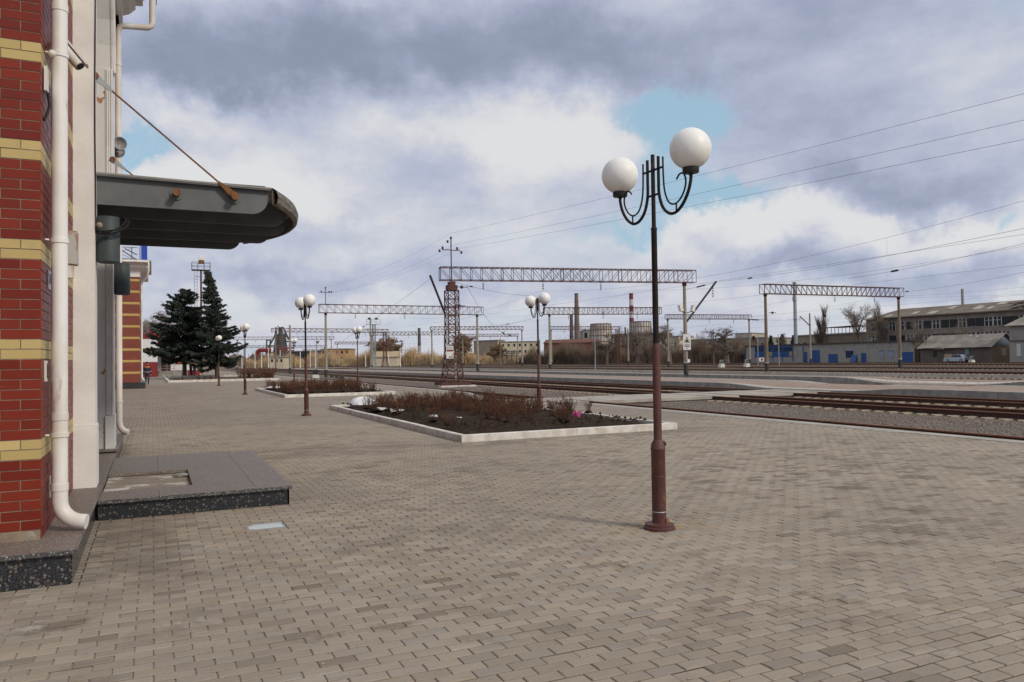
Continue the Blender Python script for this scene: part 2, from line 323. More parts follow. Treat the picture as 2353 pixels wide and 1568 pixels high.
# ---------------------------------------------------------------- mesh helpers
class MB:
    def __init__(s): s.v = []; s.f = []; s.mi = []; s.t = []
    def add(s, vs, fs, mi=0, tint=None):
        o = len(s.v); s.v += [tuple(v) for v in vs]; s.f += [tuple(i + o for i in f) for f in fs]; s.mi += [mi] * len(fs)
        if tint is not None: s.t += [tint] * len(vs)
        return s
    def box(s, x0, x1, y0, y1, z0, z1, mi=0, tint=None):
        vs = [(x, y, z) for z in (z0, z1) for (x, y) in ((x0, y0), (x1, y0), (x1, y1), (x0, y1))]
        return s.add(vs, [(3, 2, 1, 0), (4, 5, 6, 7), (0, 1, 5, 4), (1, 2, 6, 5), (2, 3, 7, 6), (3, 0, 4, 7)], mi, tint)
    def obox(s, c, ax, ay, az, mi=0):
        c, ax, ay, az = map(Vector, (c, ax, ay, az))
        vs = [c + ax * i + ay * j + az * l for l in (-1, 1) for (i, j) in ((-1, -1), (1, -1), (1, 1), (-1, 1))]
        return s.add(vs, [(3, 2, 1, 0), (4, 5, 6, 7), (0, 1, 5, 4), (1, 2, 6, 5), (2, 3, 7, 6), (3, 0, 4, 7)], mi)
    def bar(s, a, b, w, h=None, mi=0):
        a, b = Vector(a), Vector(b); d = b - a; L = d.length
        if L < 1e-6: return s
        d /= L; up = Vector((0, 0, 1)) if abs(d.z) < .9 else Vector((0, 1, 0))
        x = d.cross(up).normalized(); y = x.cross(d); h = h or w
        return s.obox((a + b) / 2, d * (L / 2), x * (w / 2), y * (h / 2), mi)
    def tube(s, pts, r, n=8, cap=True, mi=0):
        pts = [Vector(p) for p in pts]; N = len(pts); rs = r if isinstance(r, (list, tuple)) else [r] * N
        vs = []; prev = None
        for i, p in enumerate(pts):
            t = (pts[min(i + 1, N - 1)] - pts[max(i - 1, 0)])
            if t.length < 1e-9: t = Vector((0, 0, 1))
            t.normalize()
            if prev is None:
                a = Vector((1, 0, 0)) if abs(t.x) < .8 else Vector((0, 1, 0)); u = t.cross(a).normalized()
            else:
                u = prev - t * prev.dot(t)
                if u.length < 1e-6: u = t.orthogonal()
                u.normalize()
            prev = u; w = t.cross(u)
            for j in range(n):
                an = 2 * math.pi * j / n; vs.append(p + (u * math.cos(an) + w * math.sin(an)) * rs[i])
        fs = [(i * n + j, i * n + (j + 1) % n, (i + 1) * n + (j + 1) % n, (i + 1) * n + j) for i in range(N - 1) for j in range(n)]
        if cap and n > 2: fs += [tuple(range(n - 1, -1, -1)), tuple((N - 1) * n + j for j in range(n))]
        return s.add(vs, fs, mi)
    def lathe(s, prof, c=(0, 0, 0), n=20, mi=0):
        c = Vector(c); vs = []
        for (r, z) in prof:
            for j in range(n):
                a = 2 * math.pi * j / n; vs.append((c.x + r * math.cos(a), c.y + r * math.sin(a), c.z + z))
        N = len(prof)
        fs = [(i * n + j, i * n + (j + 1) % n, (i + 1) * n + (j + 1) % n, (i + 1) * n + j) for i in range(N - 1) for j in range(n)]
        fs += [tuple(range(n - 1, -1, -1)), tuple((N - 1) * n + j for j in range(n))]
        return s.add(vs, fs, mi)
    def sphere(s, c, r, n=20, m=12, sq=1.0, mi=0):
        prof = [(max(r * math.sin(math.pi * i / m), r * .002), -r * sq * math.cos(math.pi * i / m)) for i in range(m + 1)]
        return s.lathe(prof, c, n, mi)
    def prism(s, poly, axis, a, b, mi=0):
        """poly: list of 2D points; extruded along axis ('x': pts are (y,z); 'y': (x,z); 'z': (x,y))"""
        n = len(poly)
        def P(p, t): return {'x': (t, p[0], p[1]), 'y': (p[0], t, p[1]), 'z': (p[0], p[1], t)}[axis]
        vs = [P(p, a) for p in poly] + [P(p, b) for p in poly]
        fs = [tuple(range(n - 1, -1, -1)), tuple(range(n, 2 * n))] + [(i, (i + 1) % n, n + (i + 1) % n, n + i) for i in range(n)]
        return s.add(vs, fs, mi)
    def quad(s, a, b, c, d, mi=0): return s.add([a, b, c, d], [(0, 1, 2, 3)], mi)
    def mesh(s, name, mats, smooth=False, origin=(0, 0, 0)):
        me = bpy.data.meshes.new(name); o = Vector(origin)
        me.from_pydata([(v[0] - o.x, v[1] - o.y, v[2] - o.z) for v in s.v] if o.length else s.v, [], s.f)
        for m in (mats if isinstance(mats, (list, tuple)) else [mats]): me.materials.append(m)
        if any(s.mi): me.polygons.foreach_set('material_index', s.mi)
        if s.t:
            at = me.attributes.new('tint', 'FLOAT', 'POINT'); at.data.foreach_set('value', s.t)
        bm = bmesh.new(); bm.from_mesh(me); bmesh.ops.recalc_face_normals(bm, faces=bm.faces); bm.to_mesh(me); bm.free()
        if smooth:
            me.polygons.foreach_set('use_smooth', [True] * len(me.polygons))
            me.set_sharp_from_angle(angle=R(40))
        me.update(); return me
def link(me, name, parent=None, loc=(0, 0, 0)):
    o = bpy.data.objects.new(name, me); COL.objects.link(o); o.location = loc
    if parent: o.parent = parent
    return o
def wloc(o):
    v = Vector(o.location)
    while o.parent: o = o.parent; v = v + Vector(o.location)
    return v
def part(mb, name, mats, parent, smooth=False, world=False, kind=None, label=None):
    og = wloc(parent) if world else (0, 0, 0)
    o = link(mb.mesh(name, mats, smooth, og), name, parent)
    if kind: o['kind'] = kind
    if label: o['label'] = label
    return o
def thing(name, label, cat, loc=(0, 0, 0), rz=0., group=None):
    o = bpy.data.objects.new(name, None); COL.objects.link(o); o.location = loc; o.rotation_euler = (0, 0, rz)
    o.empty_display_size = .2; o['label'] = label; o['category'] = cat
    if group: o['group'] = group
    return o
def solo(mb, name, mats, label, cat, origin=(0, 0, 0), smooth=False, group=None):
    o = link(mb.mesh(name, mats, smooth, origin), name, None, origin); o['label'] = label; o['category'] = cat
    if group: o['group'] = group
    return o
def struct(mb, name, mats, smooth=False, kind='structure', label=None):
    o = link(mb.mesh(name, mats, smooth), name); o['kind'] = kind
    if label: o['label'] = label
    return o
def copy_tree(o, parent=None):
    c = o.copy(); COL.objects.link(c); c.parent = parent
    for ch in list(o.children): copy_tree(ch, c)
    return c
def smooth01(t): t = max(0., min(1., t)); return t * t * (3 - 2 * t)
def text_mesh(txt, size, mat, name, parent, loc, rot, bold=0.0):
    cu = bpy.data.curves.new(name, 'FONT'); cu.body = txt; cu.size = size; cu.align_x = 'CENTER'; cu.align_y = 'CENTER'; cu.extrude = .0008; cu.offset = bold
    tmp = bpy.data.objects.new(name + '_tmp', cu); COL.objects.link(tmp)
    me = bpy.data.meshes.new_from_object(tmp.evaluated_get(bpy.context.evaluated_depsgraph_get()))
    bpy.data.objects.remove(tmp); bpy.data.curves.remove(cu)
    me.materials.clear(); me.materials.append(mat)
    o = link(me, name, parent, loc); o.rotation_euler = rot; return o

# ================================================================ SETTING: ground, platforms, tracks
ZR, ZB = -.20, -.42           # rail head and ballast levels
EDGE = 14.35                  # main platform edge
CR0, CR1 = 28.4, 32.2         # pedestrian crossing, along Y
def dip(Y): return smooth01((Y - 23.8) / 4.2) * (1 - smooth01((Y - 32.6) / 4.2))
# terrain to the horizon
EARTH = M('dry_earth', (.20, .145, .095), (.13, .095, .062), scale=.15, amt=.9, col3=(.27, .205, .13), scale3=1.2, lo3=.5, hi3=.7, rough=1)
struct(MB().quad((-1500, -300, -.62), (3500, -300, -.62), (3500, 4000, -.62), (-1500, 4000, -.62)), 'ground', EARTH)
# far yard apron: slowly rising ground towards the sheds
b = MB()
xs = [55, 75, 95, 115, 200, 420]; zs = [ZB, -.32, -.22, -.12, -.06, -.06]
for i in range(5): b.quad((xs[i], -40, zs[i]), (xs[i + 1], -40, zs[i + 1]), (xs[i + 1], 900, zs[i + 1]), (xs[i], 900, zs[i]))
struct(b, 'yard_ground', M('yard_cinder', (.062, .042, .031), (.10, .07, .048), scale=.4, col3=(.04, .027, .02), scale3=2.5, rough=1, bump=.4, bscale=8))
# ballast bed, gently uneven
b = MB(); nx, ny = 44, 90
def bz(i, j, X): return ZB + .03 * math.sin(i * 1.7 + j * .6) * math.cos(j * .9 + i * .3)
for i in range(nx + 1):
    for j in range(ny + 1):
        X = 14.0 + (55 - 14.0) * i / nx; Y = -14 + 330 * (j / ny) ** 1.5; b.v.append((X, Y, bz(i, j, X)))
for i in range(nx):
    for j in range(ny):
        a = i * (ny + 1) + j; b.f.append((a, a + ny + 1, a + ny + 2, a + 1)); b.mi.append(0)
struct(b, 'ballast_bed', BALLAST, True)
# loose stones on the ballast
b = MB(); rg = random.Random(3)
for i in range(9000):
    u = rg.random(); Y = 6 + 55 * u ** 1.4; X = rg.choice([rg.uniform(14.5, 16.2), rg.uniform(17.1, 22.7), rg.uniform(17.1, 22.7), rg.uniform(17.2, 22.6), rg.uniform(25.6, 27.6)])
    if CR0 - .2 < Y < CR1 + .2: continue
    s = rg.uniform(.022, .055); z = ZB + .02; a = rg.uniform(0, 6)
    pts = [(X + s * rg.uniform(.7, 1.2) * math.cos(a + t), Y + s * rg.uniform(.7, 1.2) * math.sin(a + t), z + rg.uniform(-.2, .3) * s) for t in (0, 1.57, 3.14, 4.71)]
    pts += [(X + rg.uniform(-.3, .3) * s, Y + rg.uniform(-.3, .3) * s, z + s * rg.uniform(.6, 1.1))]
    b.add(pts, [(0, 1, 4), (1, 2, 4), (2, 3, 4), (3, 0, 4)])
struct(b, 'ballast_stones', STONE, kind='stuff')

# main platform sheet (brick pattern aligned with the built pavers)
b = MB()
ys = [-14, 0, 12, 20, 23.8] + [23.8 + .6 * i for i in range(1, 23)] + [40, 60, 90, 140, 230]
xs = [-30, -4, 0, 6, 11.2, 12.3, 13.3, EDGE]
def pz(X, Y): return -.006 + (ZR + .012) * dip(Y) * smooth01((X - 11.2) / 2.2)
for X in xs:
    for Y in ys: b.v.append((X, Y, pz(X, Y)))
n = len(ys)
for i in range(len(xs) - 1):
    for j in range(n - 1): a = i * n + j; b.f.append((a, a + n, a + n + 1, a + 1)); b.mi.append(0)
pavement = struct(b, 'pavement', SHEET)
# platform edge: concrete coping blocks with a worn white line
NB = 60; bl = []
for i in range(NB):
    y0 = -8 + i * 2.0; y1 = y0 + 1.985
    ym = [y0 + (y1 - y0) * t / 3 for t in range(4)]
    b = MB()
    for q in range(3):
        z0, z1 = pz(EDGE, ym[q]) + .009, pz(EDGE, ym[q + 1]) + .009
        vs = [(EDGE - .34, ym[q], z0), (EDGE + .03, ym[q], z0), (EDGE + .03, ym[q + 1], z1), (EDGE - .34, ym[q + 1], z1)]
        vs += [(v[0], v[1], -.60) for v in vs]
        b.add(vs, [(0, 1, 2, 3), (1, 5, 6, 2), (0, 4, 5, 1), (3, 2, 6, 7), (0, 3, 7, 4)])
    o = link(b.mesh('coping_block', CONCL), 'coping_block', pavement)
b = MB()
for i in range(70):
    y0 = -8 + i * 1.6
    if random.random() < .12 or 26 < y0 < 33.5: continue
    y1 = y0 + 1.6; za, zb = pz(13.9, y0) + .008, pz(13.9, y1) + .008
    b.quad((13.84, y0, za), (13.93, y0, za), (13.93, y1, zb), (13.84, y1, zb))
part(b, 'painted_line', LINEW, pavement)

# single pavers: 200 x 100 blocks in running bond, rows along X
def paver_verts(x0, y0, z, rg):
    g, gy, bv = .0042, .0060, .004
    j = [rg.uniform(-.0012, .0012) for _ in range(4)]
    X0, X1, Y0, Y1 = x0 + g + j[0], x0 + .2 - g + j[1], y0 + gy + j[2], y0 + .1 - gy + j[3]
    zt = [z + rg.uniform(-.002, .002) for _ in range(4)]
    return [(X0, Y0, -.02), (X1, Y0, -.02), (X1, Y1, -.02), (X0, Y1, -.02),
            (X0, Y0, z - .0025), (X1, Y0, z - .0025), (X1, Y1, z - .0025), (X0, Y1, z - .0025),
            (X0 + bv, Y0 + bv, zt[0]), (X1 - bv, Y0 + bv, zt[1]), (X1 - bv, Y1 - bv, zt[2]), (X0 + bv, Y1 - bv, zt[3])]
PF = [(0, 1, 5, 4), (1, 2, 6, 5), (2, 3, 7, 6), (3, 0, 4, 7), (4, 5, 9, 8), (5, 6, 10, 9), (6, 7, 11, 10), (7, 4, 8, 11), (8, 9, 10, 11)]
rg = random.Random(11); cells = []
for r_ in range(-30, 225):
    y0 = r_ * .1; off = 0.1 if r_ % 2 else 0.0
    for q in range(-60, 72):
        x0 = q * .2 + off - .2; cx, cy = x0 + .1, y0 + .05
        if cx > 13.75: continue
        if cx < -.42 and cy > 6.55: continue          # under the station plinth
        if -.62 < cx < 1.50 and 9.12 < cy < 13.3: continue  # under the entrance step
        if 5.40 < cx < 10.88 and 14.2 < cy < 27: continue    # flower bed
        if abs(cx - 1.01) < .21 and abs(cy - 8.07) < .17: continue   # glass floor light
        px, py, d = proj((cx, cy, 0))
        if d < .5 or d > 20 or px < -420 or px > PW + 420 or py > PH + 330: continue
        inside = -20 < px < PW + 20 and py < PH + 15
        cells.append((d if inside else d + 50, x0, y0))
cells.sort()
joined = MB(); variants = []
for i, (d, x0, y0) in enumerate(cells):
    z = rg.uniform(.0, .0025); tint = rg.random()
    st_ = max(math.exp(-((x0 - 8.5) / 2.6) ** 2 - ((y0 - 8.2) / 2.2) ** 2) * .20, math.exp(-((x0 - 6.4) / 1.1) ** 2 - ((y0 - 5.0) / .5) ** 2) * .35, math.exp(-((x0 - 5.) / 1.2) ** 2 - ((y0 - 10.6) / .7) ** 2) * .2, math.exp(-((x0 + .1) / .35) ** 2 - ((y0 - 8) / 1.6) ** 2) * .35, .018)
    if x0 < 3.5 and y0 < 9.2 and rg.random() < .24: tint = rg.choice((rg.uniform(1.15, 1.5), rg.uniform(.9, 1.0), rg.uniform(0, .2)))
    if rg.random() < .05: z = -.002
    if rg.random() < st_: tint = rg.uniform(1.35, 1.9)
    if i < 300:
        mb = MB(); mb.add(paver_verts(-.1, -.05, z, rg), PF, 0, tint)
        link(mb.mesh('paver', PAVER), 'paver', pavement, (x0 + .1, y0 + .05, 0))
    else: joined.add(paver_verts(x0, y0, z, rg), PF, 0, tint)
part(joined, 'paver_field', PAVER, pavement, kind='stuff')
# grit scattered over the paving joints
b = MB()
for i in range(1600):
    p = G(rg.uniform(-50, 2400), 1000 + 620 * rg.random() ** .8)
    if p.x > 13.5 or (p.x < -.4 and p.y > 6.4) or (-.6 < p.x < 1.5 and 9.1 < p.y < 13.3) or (5.3 < p.x < 10.9 and p.y > 14): continue
    s = rg.uniform(.002, .006) * (1.6 if rg.random() < .08 else 1); z = .001
    b.add([(p.x - s, p.y, z), (p.x + s * .8, p.y - s * .6, z), (p.x + .2 * s, p.y + s, z), (p.x, p.y, z + s)], [(0, 1, 3), (1, 2, 3), (2, 0, 3)])
part(b, 'grit', M('grit', (.20, .17, .14), (.42, .40, .37), scale=60, amt=1, rough=1), pavement, kind='stuff')

# island platforms
def platform(name, x0, x1, z, wall, yr, nblocks):
    ys = [-14, 5, 15, 23.8] + [23.8 + .6 * i for i in range(1, 23)] + [45, 80, 130, 190, 260]
    W = x1 - x0; xs = [x0, x0 + .5, x0 + W * .30, x0 + W * .70, x1 - .5, x1]
    def zz(X, Y):
        t = max(smooth01(1 - (X - x0) / (W * .42)), smooth01(1 - (x1 - X) / (W * .42)))
        return z + (ZR - z + .01) * dip(Y) * t
    b = MB()
    for X in xs:
        for Y in ys: b.v.append((X, Y, zz(X, Y)))
    n = len(ys)
    for i in range(len(xs) - 1):
        for j in range(n - 1): a = i * n + j; b.f.append((a, a + n, a + n + 1, a + 1)); b.mi.append(0)
    o = struct(b, name, PSHEET)
    for side, X in ((-1, x0), (1, x1)):
        for i in range(nblocks):
            y0 = yr[0] + (yr[1] - yr[0]) * i / nblocks; y1 = yr[0] + (yr[1] - yr[0]) * (i + 1) / nblocks - .02
            b = MB(); st = 3
            for q in range(st):
                ya, yb = y0 + (y1 - y0) * q / st, y0 + (y1 - y0) * (q + 1) / st
                za, zb = zz(X, ya) + .02, zz(X, yb) + .02; xa, xb = (X - .06, X + .42) if side < 0 else (X - .42, X + .06)
                vs = [(xa, ya, za), (xb, ya, za), (xb, yb, zb), (xa, yb, zb)]; vs += [(v[0], v[1], -.62) for v in vs]
                b.add(vs, [(0, 1, 2, 3), (1, 5, 6, 2), (0, 4, 5, 1), (3, 2, 6, 7), (0, 3, 7, 4)])
            link(b.mesh('edge_block', CONC if side < 0 else CONCL), 'edge_block', o)
        b = MB()
        for j in range(len(ys) - 1):
            xa = x0 + .46 if side < 0 else x1 - .74
            b.quad((xa, ys[j], zz(xa, ys[j]) + .006), (xa + .28, ys[j], zz(xa + .28, ys[j]) + .006), (xa + .28, ys[j + 1], zz(xa + .28, ys[j + 1]) + .006), (xa, ys[j + 1], zz(xa, ys[j + 1]) + .006))
        part(b, 'painted_line', LINEW, o)
    return o
p2 = platform('platform', 30.75, 36.7, .02, .4, (8, 158), 50)
p3 = platform('platform', 40.3, 43.6, .14, .4, (12, 172), 40)
b = MB()
for i in range(36):   # low parapet of concrete slabs along the back of the further platform
    y0 = 6 + i * 4.5
    link(MB().box(43.20, 43.40, y0, y0 + 4.46, .15, .36).mesh('parapet_slab', CONCL), 'parapet_slab', p3)

# railway tracks
def rail_prof(x): return [(x - .07, ZR - .18), (x + .07, ZR - .18), (x + .07, ZR - .165), (x + .012, ZR - .145), (x + .012, ZR - .045), (x + .037, ZR - .03), (x + .037, ZR), (x - .037, ZR), (x - .037, ZR - .03), (x - .012, ZR - .045), (x - .012, ZR - .145), (x - .07, ZR - .165)]
def track(axis, y0, y1, label, sl0, nsl, dz=0.0, step=.56):
    t = thing('railway_track', label, 'railway track', (axis, y0, ZB + dz))
    for sgn in (-1, 1):
        b = MB(); X = sgn * .797; pr = [(p[0], p[1] - ZB) for p in rail_prof(X)]
        b.prism(pr, 'y', 0, y1 - y0)
        for q_ in (5, 6, 7): b.mi[-len(pr) + q_] = 1
        part(b, 'rail', [RAILM, RAILT], t)
    sm = MB().box(-1.35, 1.35, -.13, .13, -.12, ZR - .18 - ZB + .01, 0)
    sm.v = [(v[0], v[1] * (.78 if v[2] > 0 else 1), v[2]) for v in sm.v]; me = sm.mesh('sleeper', SLEEPER)
    cnt = 0; y = sl0; rest = MB(); rgs = random.Random(int(axis * 10))
    while y < y1 - 2:
        if not (CR0 - .1 < y < CR1 + .1 and axis < 45):
            if cnt < nsl:
                o = link(me, 'sleeper', t, (rgs.uniform(-.03, .03), y - y0, rgs.uniform(-.008, .008))); cnt += 1
            else: rest.box(-1.35, 1.35, y - y0 - .11, y - y0 + .11, -.12, ZR - .18 - ZB + .008)
        y += step
    if rest.v: part(rest, 'sleeper_run', SLEEPER, t, kind='stuff')
    return t
track(16.09, -12, 230, 'rusty railway track running along the edge of the brick paved platform', 6, 60)
track(24.17, -12, 300, 'railway track on pale sleepers past the lattice mast, next to the wide ballast strip', 12, 290)
track(29.08, -12, 300, 'railway track on pale sleepers close against the wall of the nearer island platform', 15, 290)
track(38.5, -12, 300, 'railway track in the trench between the two island platforms', 20, 40)
for (ax, dz, lb, ns) in ((48.5, 0, 'first railway track behind the low parapet of the island platform', 60), (58.5, .05, 'second railway track beyond the low platform parapet, sleepers showing', 200), (68.5, .08, 'third railway track beyond the island platforms, sleepers showing', 200), (84.5, .14, 'railway track beyond the gantry pole with the black painted foot', 160), (103, .24, 'railway track one over from the blue doored brick shed, in cinder ground', 60), (116, .30, 'outermost railway track, right in front of the blue doored brick shed', 40)):
    track(ax, 10, 420, lb, max(20, ax * .55), ns, dz)

# crossing: concrete panels between the rails
cross = MB(); xs0 = [(14.42, 15.20), (15.40, 16.78), (16.98, 20.0), (20.02, 23.28), (23.46, 24.86), (25.06, 26.6), (26.62, 28.20), (28.38, 29.78), (29.98, 30.66), (36.8, 37.62), (37.80, 39.20), (39.38, 40.2)]
croot = link(MB().box(14.4, 30.7, CR0 + .1, CR1 - .1, -.6, ZR - .14).mesh('crossing_path', PATHM), 'crossing_path'); croot['kind'] = 'structure'
for (xa, xb) in xs0:
    for q in range(2):
        ya = CR0 + (CR1 - CR0) * q / 2 + .01; yb = CR0 + (CR1 - CR0) * (q + 1) / 2 - .01
        o = link(MB().box(xa, xb, ya, yb, ZR - .13, ZR - .006 + random.uniform(-.006, .004)).mesh('crossing_panel', PATHM), 'crossing_panel', croot)

# ================================================================ STATION BUILDING (near block)
Z0 = .257; CO = .0788
XB, YB = -.80, 7.12          # brick faces
st = thing('station_building', 'station building with red glazed brick pier, yellow brick bands and white portal', 'building', (-.8, 7.12, 0))
# plinth: granite slabs
def slab(x0, x1, y0, y1, z0, z1, name='granite_slab', m=GRANITE, par=st):
    bm = bmesh.new(); mb = MB().box(x0, x1, y0, y1, z0, z1); bm.free()
    return part(mb, name, m, par, world=True)
part(MB().box(-4, -.575, 6.69, 9.7, -.2, .225), 'plinth_core', CONC, st, world=True)
for (xa, xb) in ((-3.2, -1.86), (-1.855, -.558)): slab(xa, xb, 6.662, 6.687, -.05, .222)
for (ya, yb) in ((6.69, 8.05), (8.055, 9.26)): slab(-.572, -.550, ya, yb, -.05, .222)
for (xa, xb, ya, yb) in ((-3.2, -1.86, 6.63, 9.9), (-1.855, -.525, 6.63, 8.0), (-1.855, -.525, 8.006, 9.9)): slab(xa, xb, ya, yb, .226, Z0 - .001, m=GRANTOP)
# edge of the top slabs, polished
slab(-3.2, -.517, 6.618, 6.629, .224, Z0 - .002, name='slab_nosing', m=GRANEDGE)
slab(-.524, -.514, 6.63, 9.9, .224, Z0 - .003, name='slab_nosing', m=GRANEDGE)
slab(-2.1, -.53, 9.905, 14.06, .17, .205, name='threshold_slab', m=GRANTOP)
# masonry core and single glazed bricks
part(MB().box(-4, XB - .005, YB + .005, 9.9, Z0, 9.2), 'wall_core', MORTAR, st, world=True)
bricks = []; rg = random.Random(5); nc = 70
for i in range(nc):
    z = Z0 + i * CO; yel = (i % 10) >= 8; odd = i % 2
    # front face, running left from the corner
    x = XB; first = True
    while x > -2.6:
        L = (.137 if odd else .272) if first else .27
        first = False; bricks.append(('f', x - L, x, z, yel)); x -= L
    y = YB; first = True
    while y < 9.84:
        L = (.272 if odd else .137) if first else .27
        first = False; bricks.append(('s', y, min(y + L, 9.855), z, yel)); y += L
def brick_mb(b_, rg, org):
    k_, a, e, z, yel = b_; g = .0042; t = rg.random(); j = rg.uniform(-.0015, .0015)
    mb = MB()
    if k_ == 'f':
        hi = e if e >= XB - .001 else e - g
        mb.box(a + g, hi, YB + j, YB + .02, z + g, z + CO - g, 0, t)
    else:
        lo = a + .0205 if a <= YB + .001 else a + g
        mb.box(XB - .02, XB + j, lo, e - g if e < 9.85 else e, z + g, z + CO - g, 0, t)
    mb.v = [(v[0] - org[0], v[1] - org[1], v[2] - org[2]) for v in mb.v]
    return mb
def vis(b_):
    k_, a, e, z, yel = b_
    p = ((a + e) / 2, YB, z) if k_ == 'f' else (XB, (a + e) / 2, z)
    px, py, d = proj(p)
    q0 = proj((a, YB, z) if k_ == 'f' else (XB, a, z)); q1 = proj((e, YB, z) if k_ == 'f' else (XB, e, z))
    area = abs(q1[0] - q0[0]) / d
    if px < -40 or py < -30 or py > PH: return -1 + (px + py) * 1e-6
    return area
bricks.sort(key=vis, reverse=True)
org = (-.8, 7.12, 0); jr = MB(); jy = MB()
for i, b_ in enumerate(bricks):
    mm = YELB if b_[4] else REDB
    if i < 300:
        if b_[0] == 'f' and b_[3] < Z0 + .01 and b_[2] > XB - .01: continue   # the broken corner brick
        link(brick_mb(b_, rg, org).mesh('brick', mm), 'brick', st)
    else:
        q = brick_mb(b_, rg, org); (jy if b_[4] else jr).add(q.v, q.f, 0); (jy if b_[4] else jr).t += q.t
part(jr, 'brick_field', REDB, st, kind='stuff'); part(jy, 'yellow_brick_field', YELB, st, kind='stuff')
# lump of bare mortar where the corner brick fell out
b = MB().sphere((XB - .075, YB + .02, Z0 + .035), .05, 10, 7); rgm = random.Random(2)
b.v = [(XB - .075 + (v[0] - XB + .075) * 1.15, YB + .02 + (v[1] - YB - .02) * .45, v[2] + rgm.uniform(-.006, .006)) for v in b.v]
part(b, 'mortar_patch', M('bare_mortar', (.34, .30, .24), (.22, .19, .15), scale=25, rough=1, bump=.6), st, world=True)
# white portal pillar
b = MB().box(-1.6, -.585, 9.86, 10.25, .95, 9.2)
part(b, 'pillar', WHITEP, st, world=True)
part(MB().box(-1.6, -.572, 9.848, 10.26, Z0, .948), 'pillar_base', WHITEP, st, world=True)
# entrance recess behind: back wall, doors, far jamb, arch
part(MB().box(-2.3, -2.1, 10.25, 14.4, 0, 9.2), 'recess_wall', JAMBP, st, world=True)
for (ya, yb) in ((10.9, 12.2), (12.25, 13.55)):
    d_ = part(MB().box(-2.1, -2.05, ya, yb, .22, 2.6), 'door', M('door_brown', (.08, .05, .035), rough=.5), st, world=True)
    part(MB().box(-2.052, -2.04, ya + .15, yb - .15, .9, 2.4), 'pane', GLASSD, d_, world=True)
part(MB().box(-2.12, -2.04, 10.5, 13.95, 4.3, 7.6), 'window', PANEW, st, world=True)
for i in range(4): part(MB().box(-2.045, -2.03, 10.6 + i * .83, 11.35 + i * .83, 4.4, 7.5), 'pane', GLASSD, st, world=True)
b = MB().box(-2.1, -.69, 14.30, 14.9, .2, 9.2)
part(b, 'jamb', JAMBP, st, world=True)
b = MB()
for (x0, x1, y0) in ((-.69, -.672, 14.285), (-.672, -.655, 14.27), (-.655, -.642, 14.282), (-.642, -.622, 14.268), (-.622, -.608, 14.28), (-.608, -.58, 14.262)): b.box(x0, x1, y0, 14.88, .80, 6.5)
part(b, 'fluted_pilaster', WHITEP, st, world=True)
part(MB().box(-.70, -.565, 14.25, 14.885, Z0, .795), 'pilaster_base', WHITEP, st, world=True)
# arch over the entrance bay
yc, zc, ra = 12.27, 6.5, 2.03; N = 16; b = MB(); c_ = MB()
pa = [(yc - ra * math.cos(math.pi * i / N), zc + ra * math.sin(math.pi * i / N)) for i in range(N + 1)]
poly_top = [(10.24, 9.2), (14.9, 9.2)]
for i in range(N):
    (y0, z0), (y1, z1) = pa[i], pa[i + 1]
    vs = [(x, y, z) for x in (-2.1, -.60) for (y, z) in ((y0, z0), (y1, z1), (y1, 9.2), (y0, 9.2))]
    b.add(vs, [(0, 1, 2, 3), (7, 6, 5, 4), (0, 4, 5, 1)])
    for (ro, xo) in ((.0, -.57), (.10, -.54), (.2, -.56)):
        q0 = (yc - (ra + ro) * math.cos(math.pi * i / N), zc + (ra + ro) * math.sin(math.pi * i / N)); q1 = (yc - (ra + ro) * math.cos(math.pi * (i + 1) / N), zc + (ra + ro) * math.sin(math.pi * (i + 1) / N))
        q2 = (yc - (ra + ro + .09) * math.cos(math.pi * (i + 1) / N), zc + (ra + ro + .09) * math.sin(math.pi * (i + 1) / N)); q3 = (yc - (ra + ro + .09) * math.cos(math.pi * i / N), zc + (ra + ro + .09) * math.sin(math.pi * i / N))
        c_.prism([q0, q1, q2, q3], 'x', -.62, xo)
part(b, 'arch_wall', WHITEP, st, world=True); part(c_, 'archivolt', WHITEP, st, world=True)
# second pier past the entrance, with its granite plinth
BRTEX = mat_brick('red_brick_wall', (.17, .022, .014), (.21, .032, .018), (.30, .20, .14), axis='SZ', rough=.5)
part(MB().box(-4, -.80, 14.9, 17.2, .2, 9.2), 'pier', BRTEX, st, world=True)
for zb in (.887, 1.675, 2.463, 3.251, 4.039, 4.827, 5.615, 6.403, 7.191): part(MB().box(-3.9, -.792, 14.905, 17.206, zb, zb + .1576), 'yellow_band', M('yellow_band', (.53, .38, .13), (.47, .33, .11), scale=5, rough=.5), st, world=True)
part(MB().box(-2.4, -.56, 14.12, 17.3, -.1, .225), 'plinth_core', CONC, st, world=True)
slab(-2.4, -.535, 14.10, 14.118, -.05, .222); slab(-.556, -.535, 14.12, 17.3, -.05, .222); slab(-2.4, -.51, 14.07, 17.33, .226, Z0 - .001, m=GRANTOP)
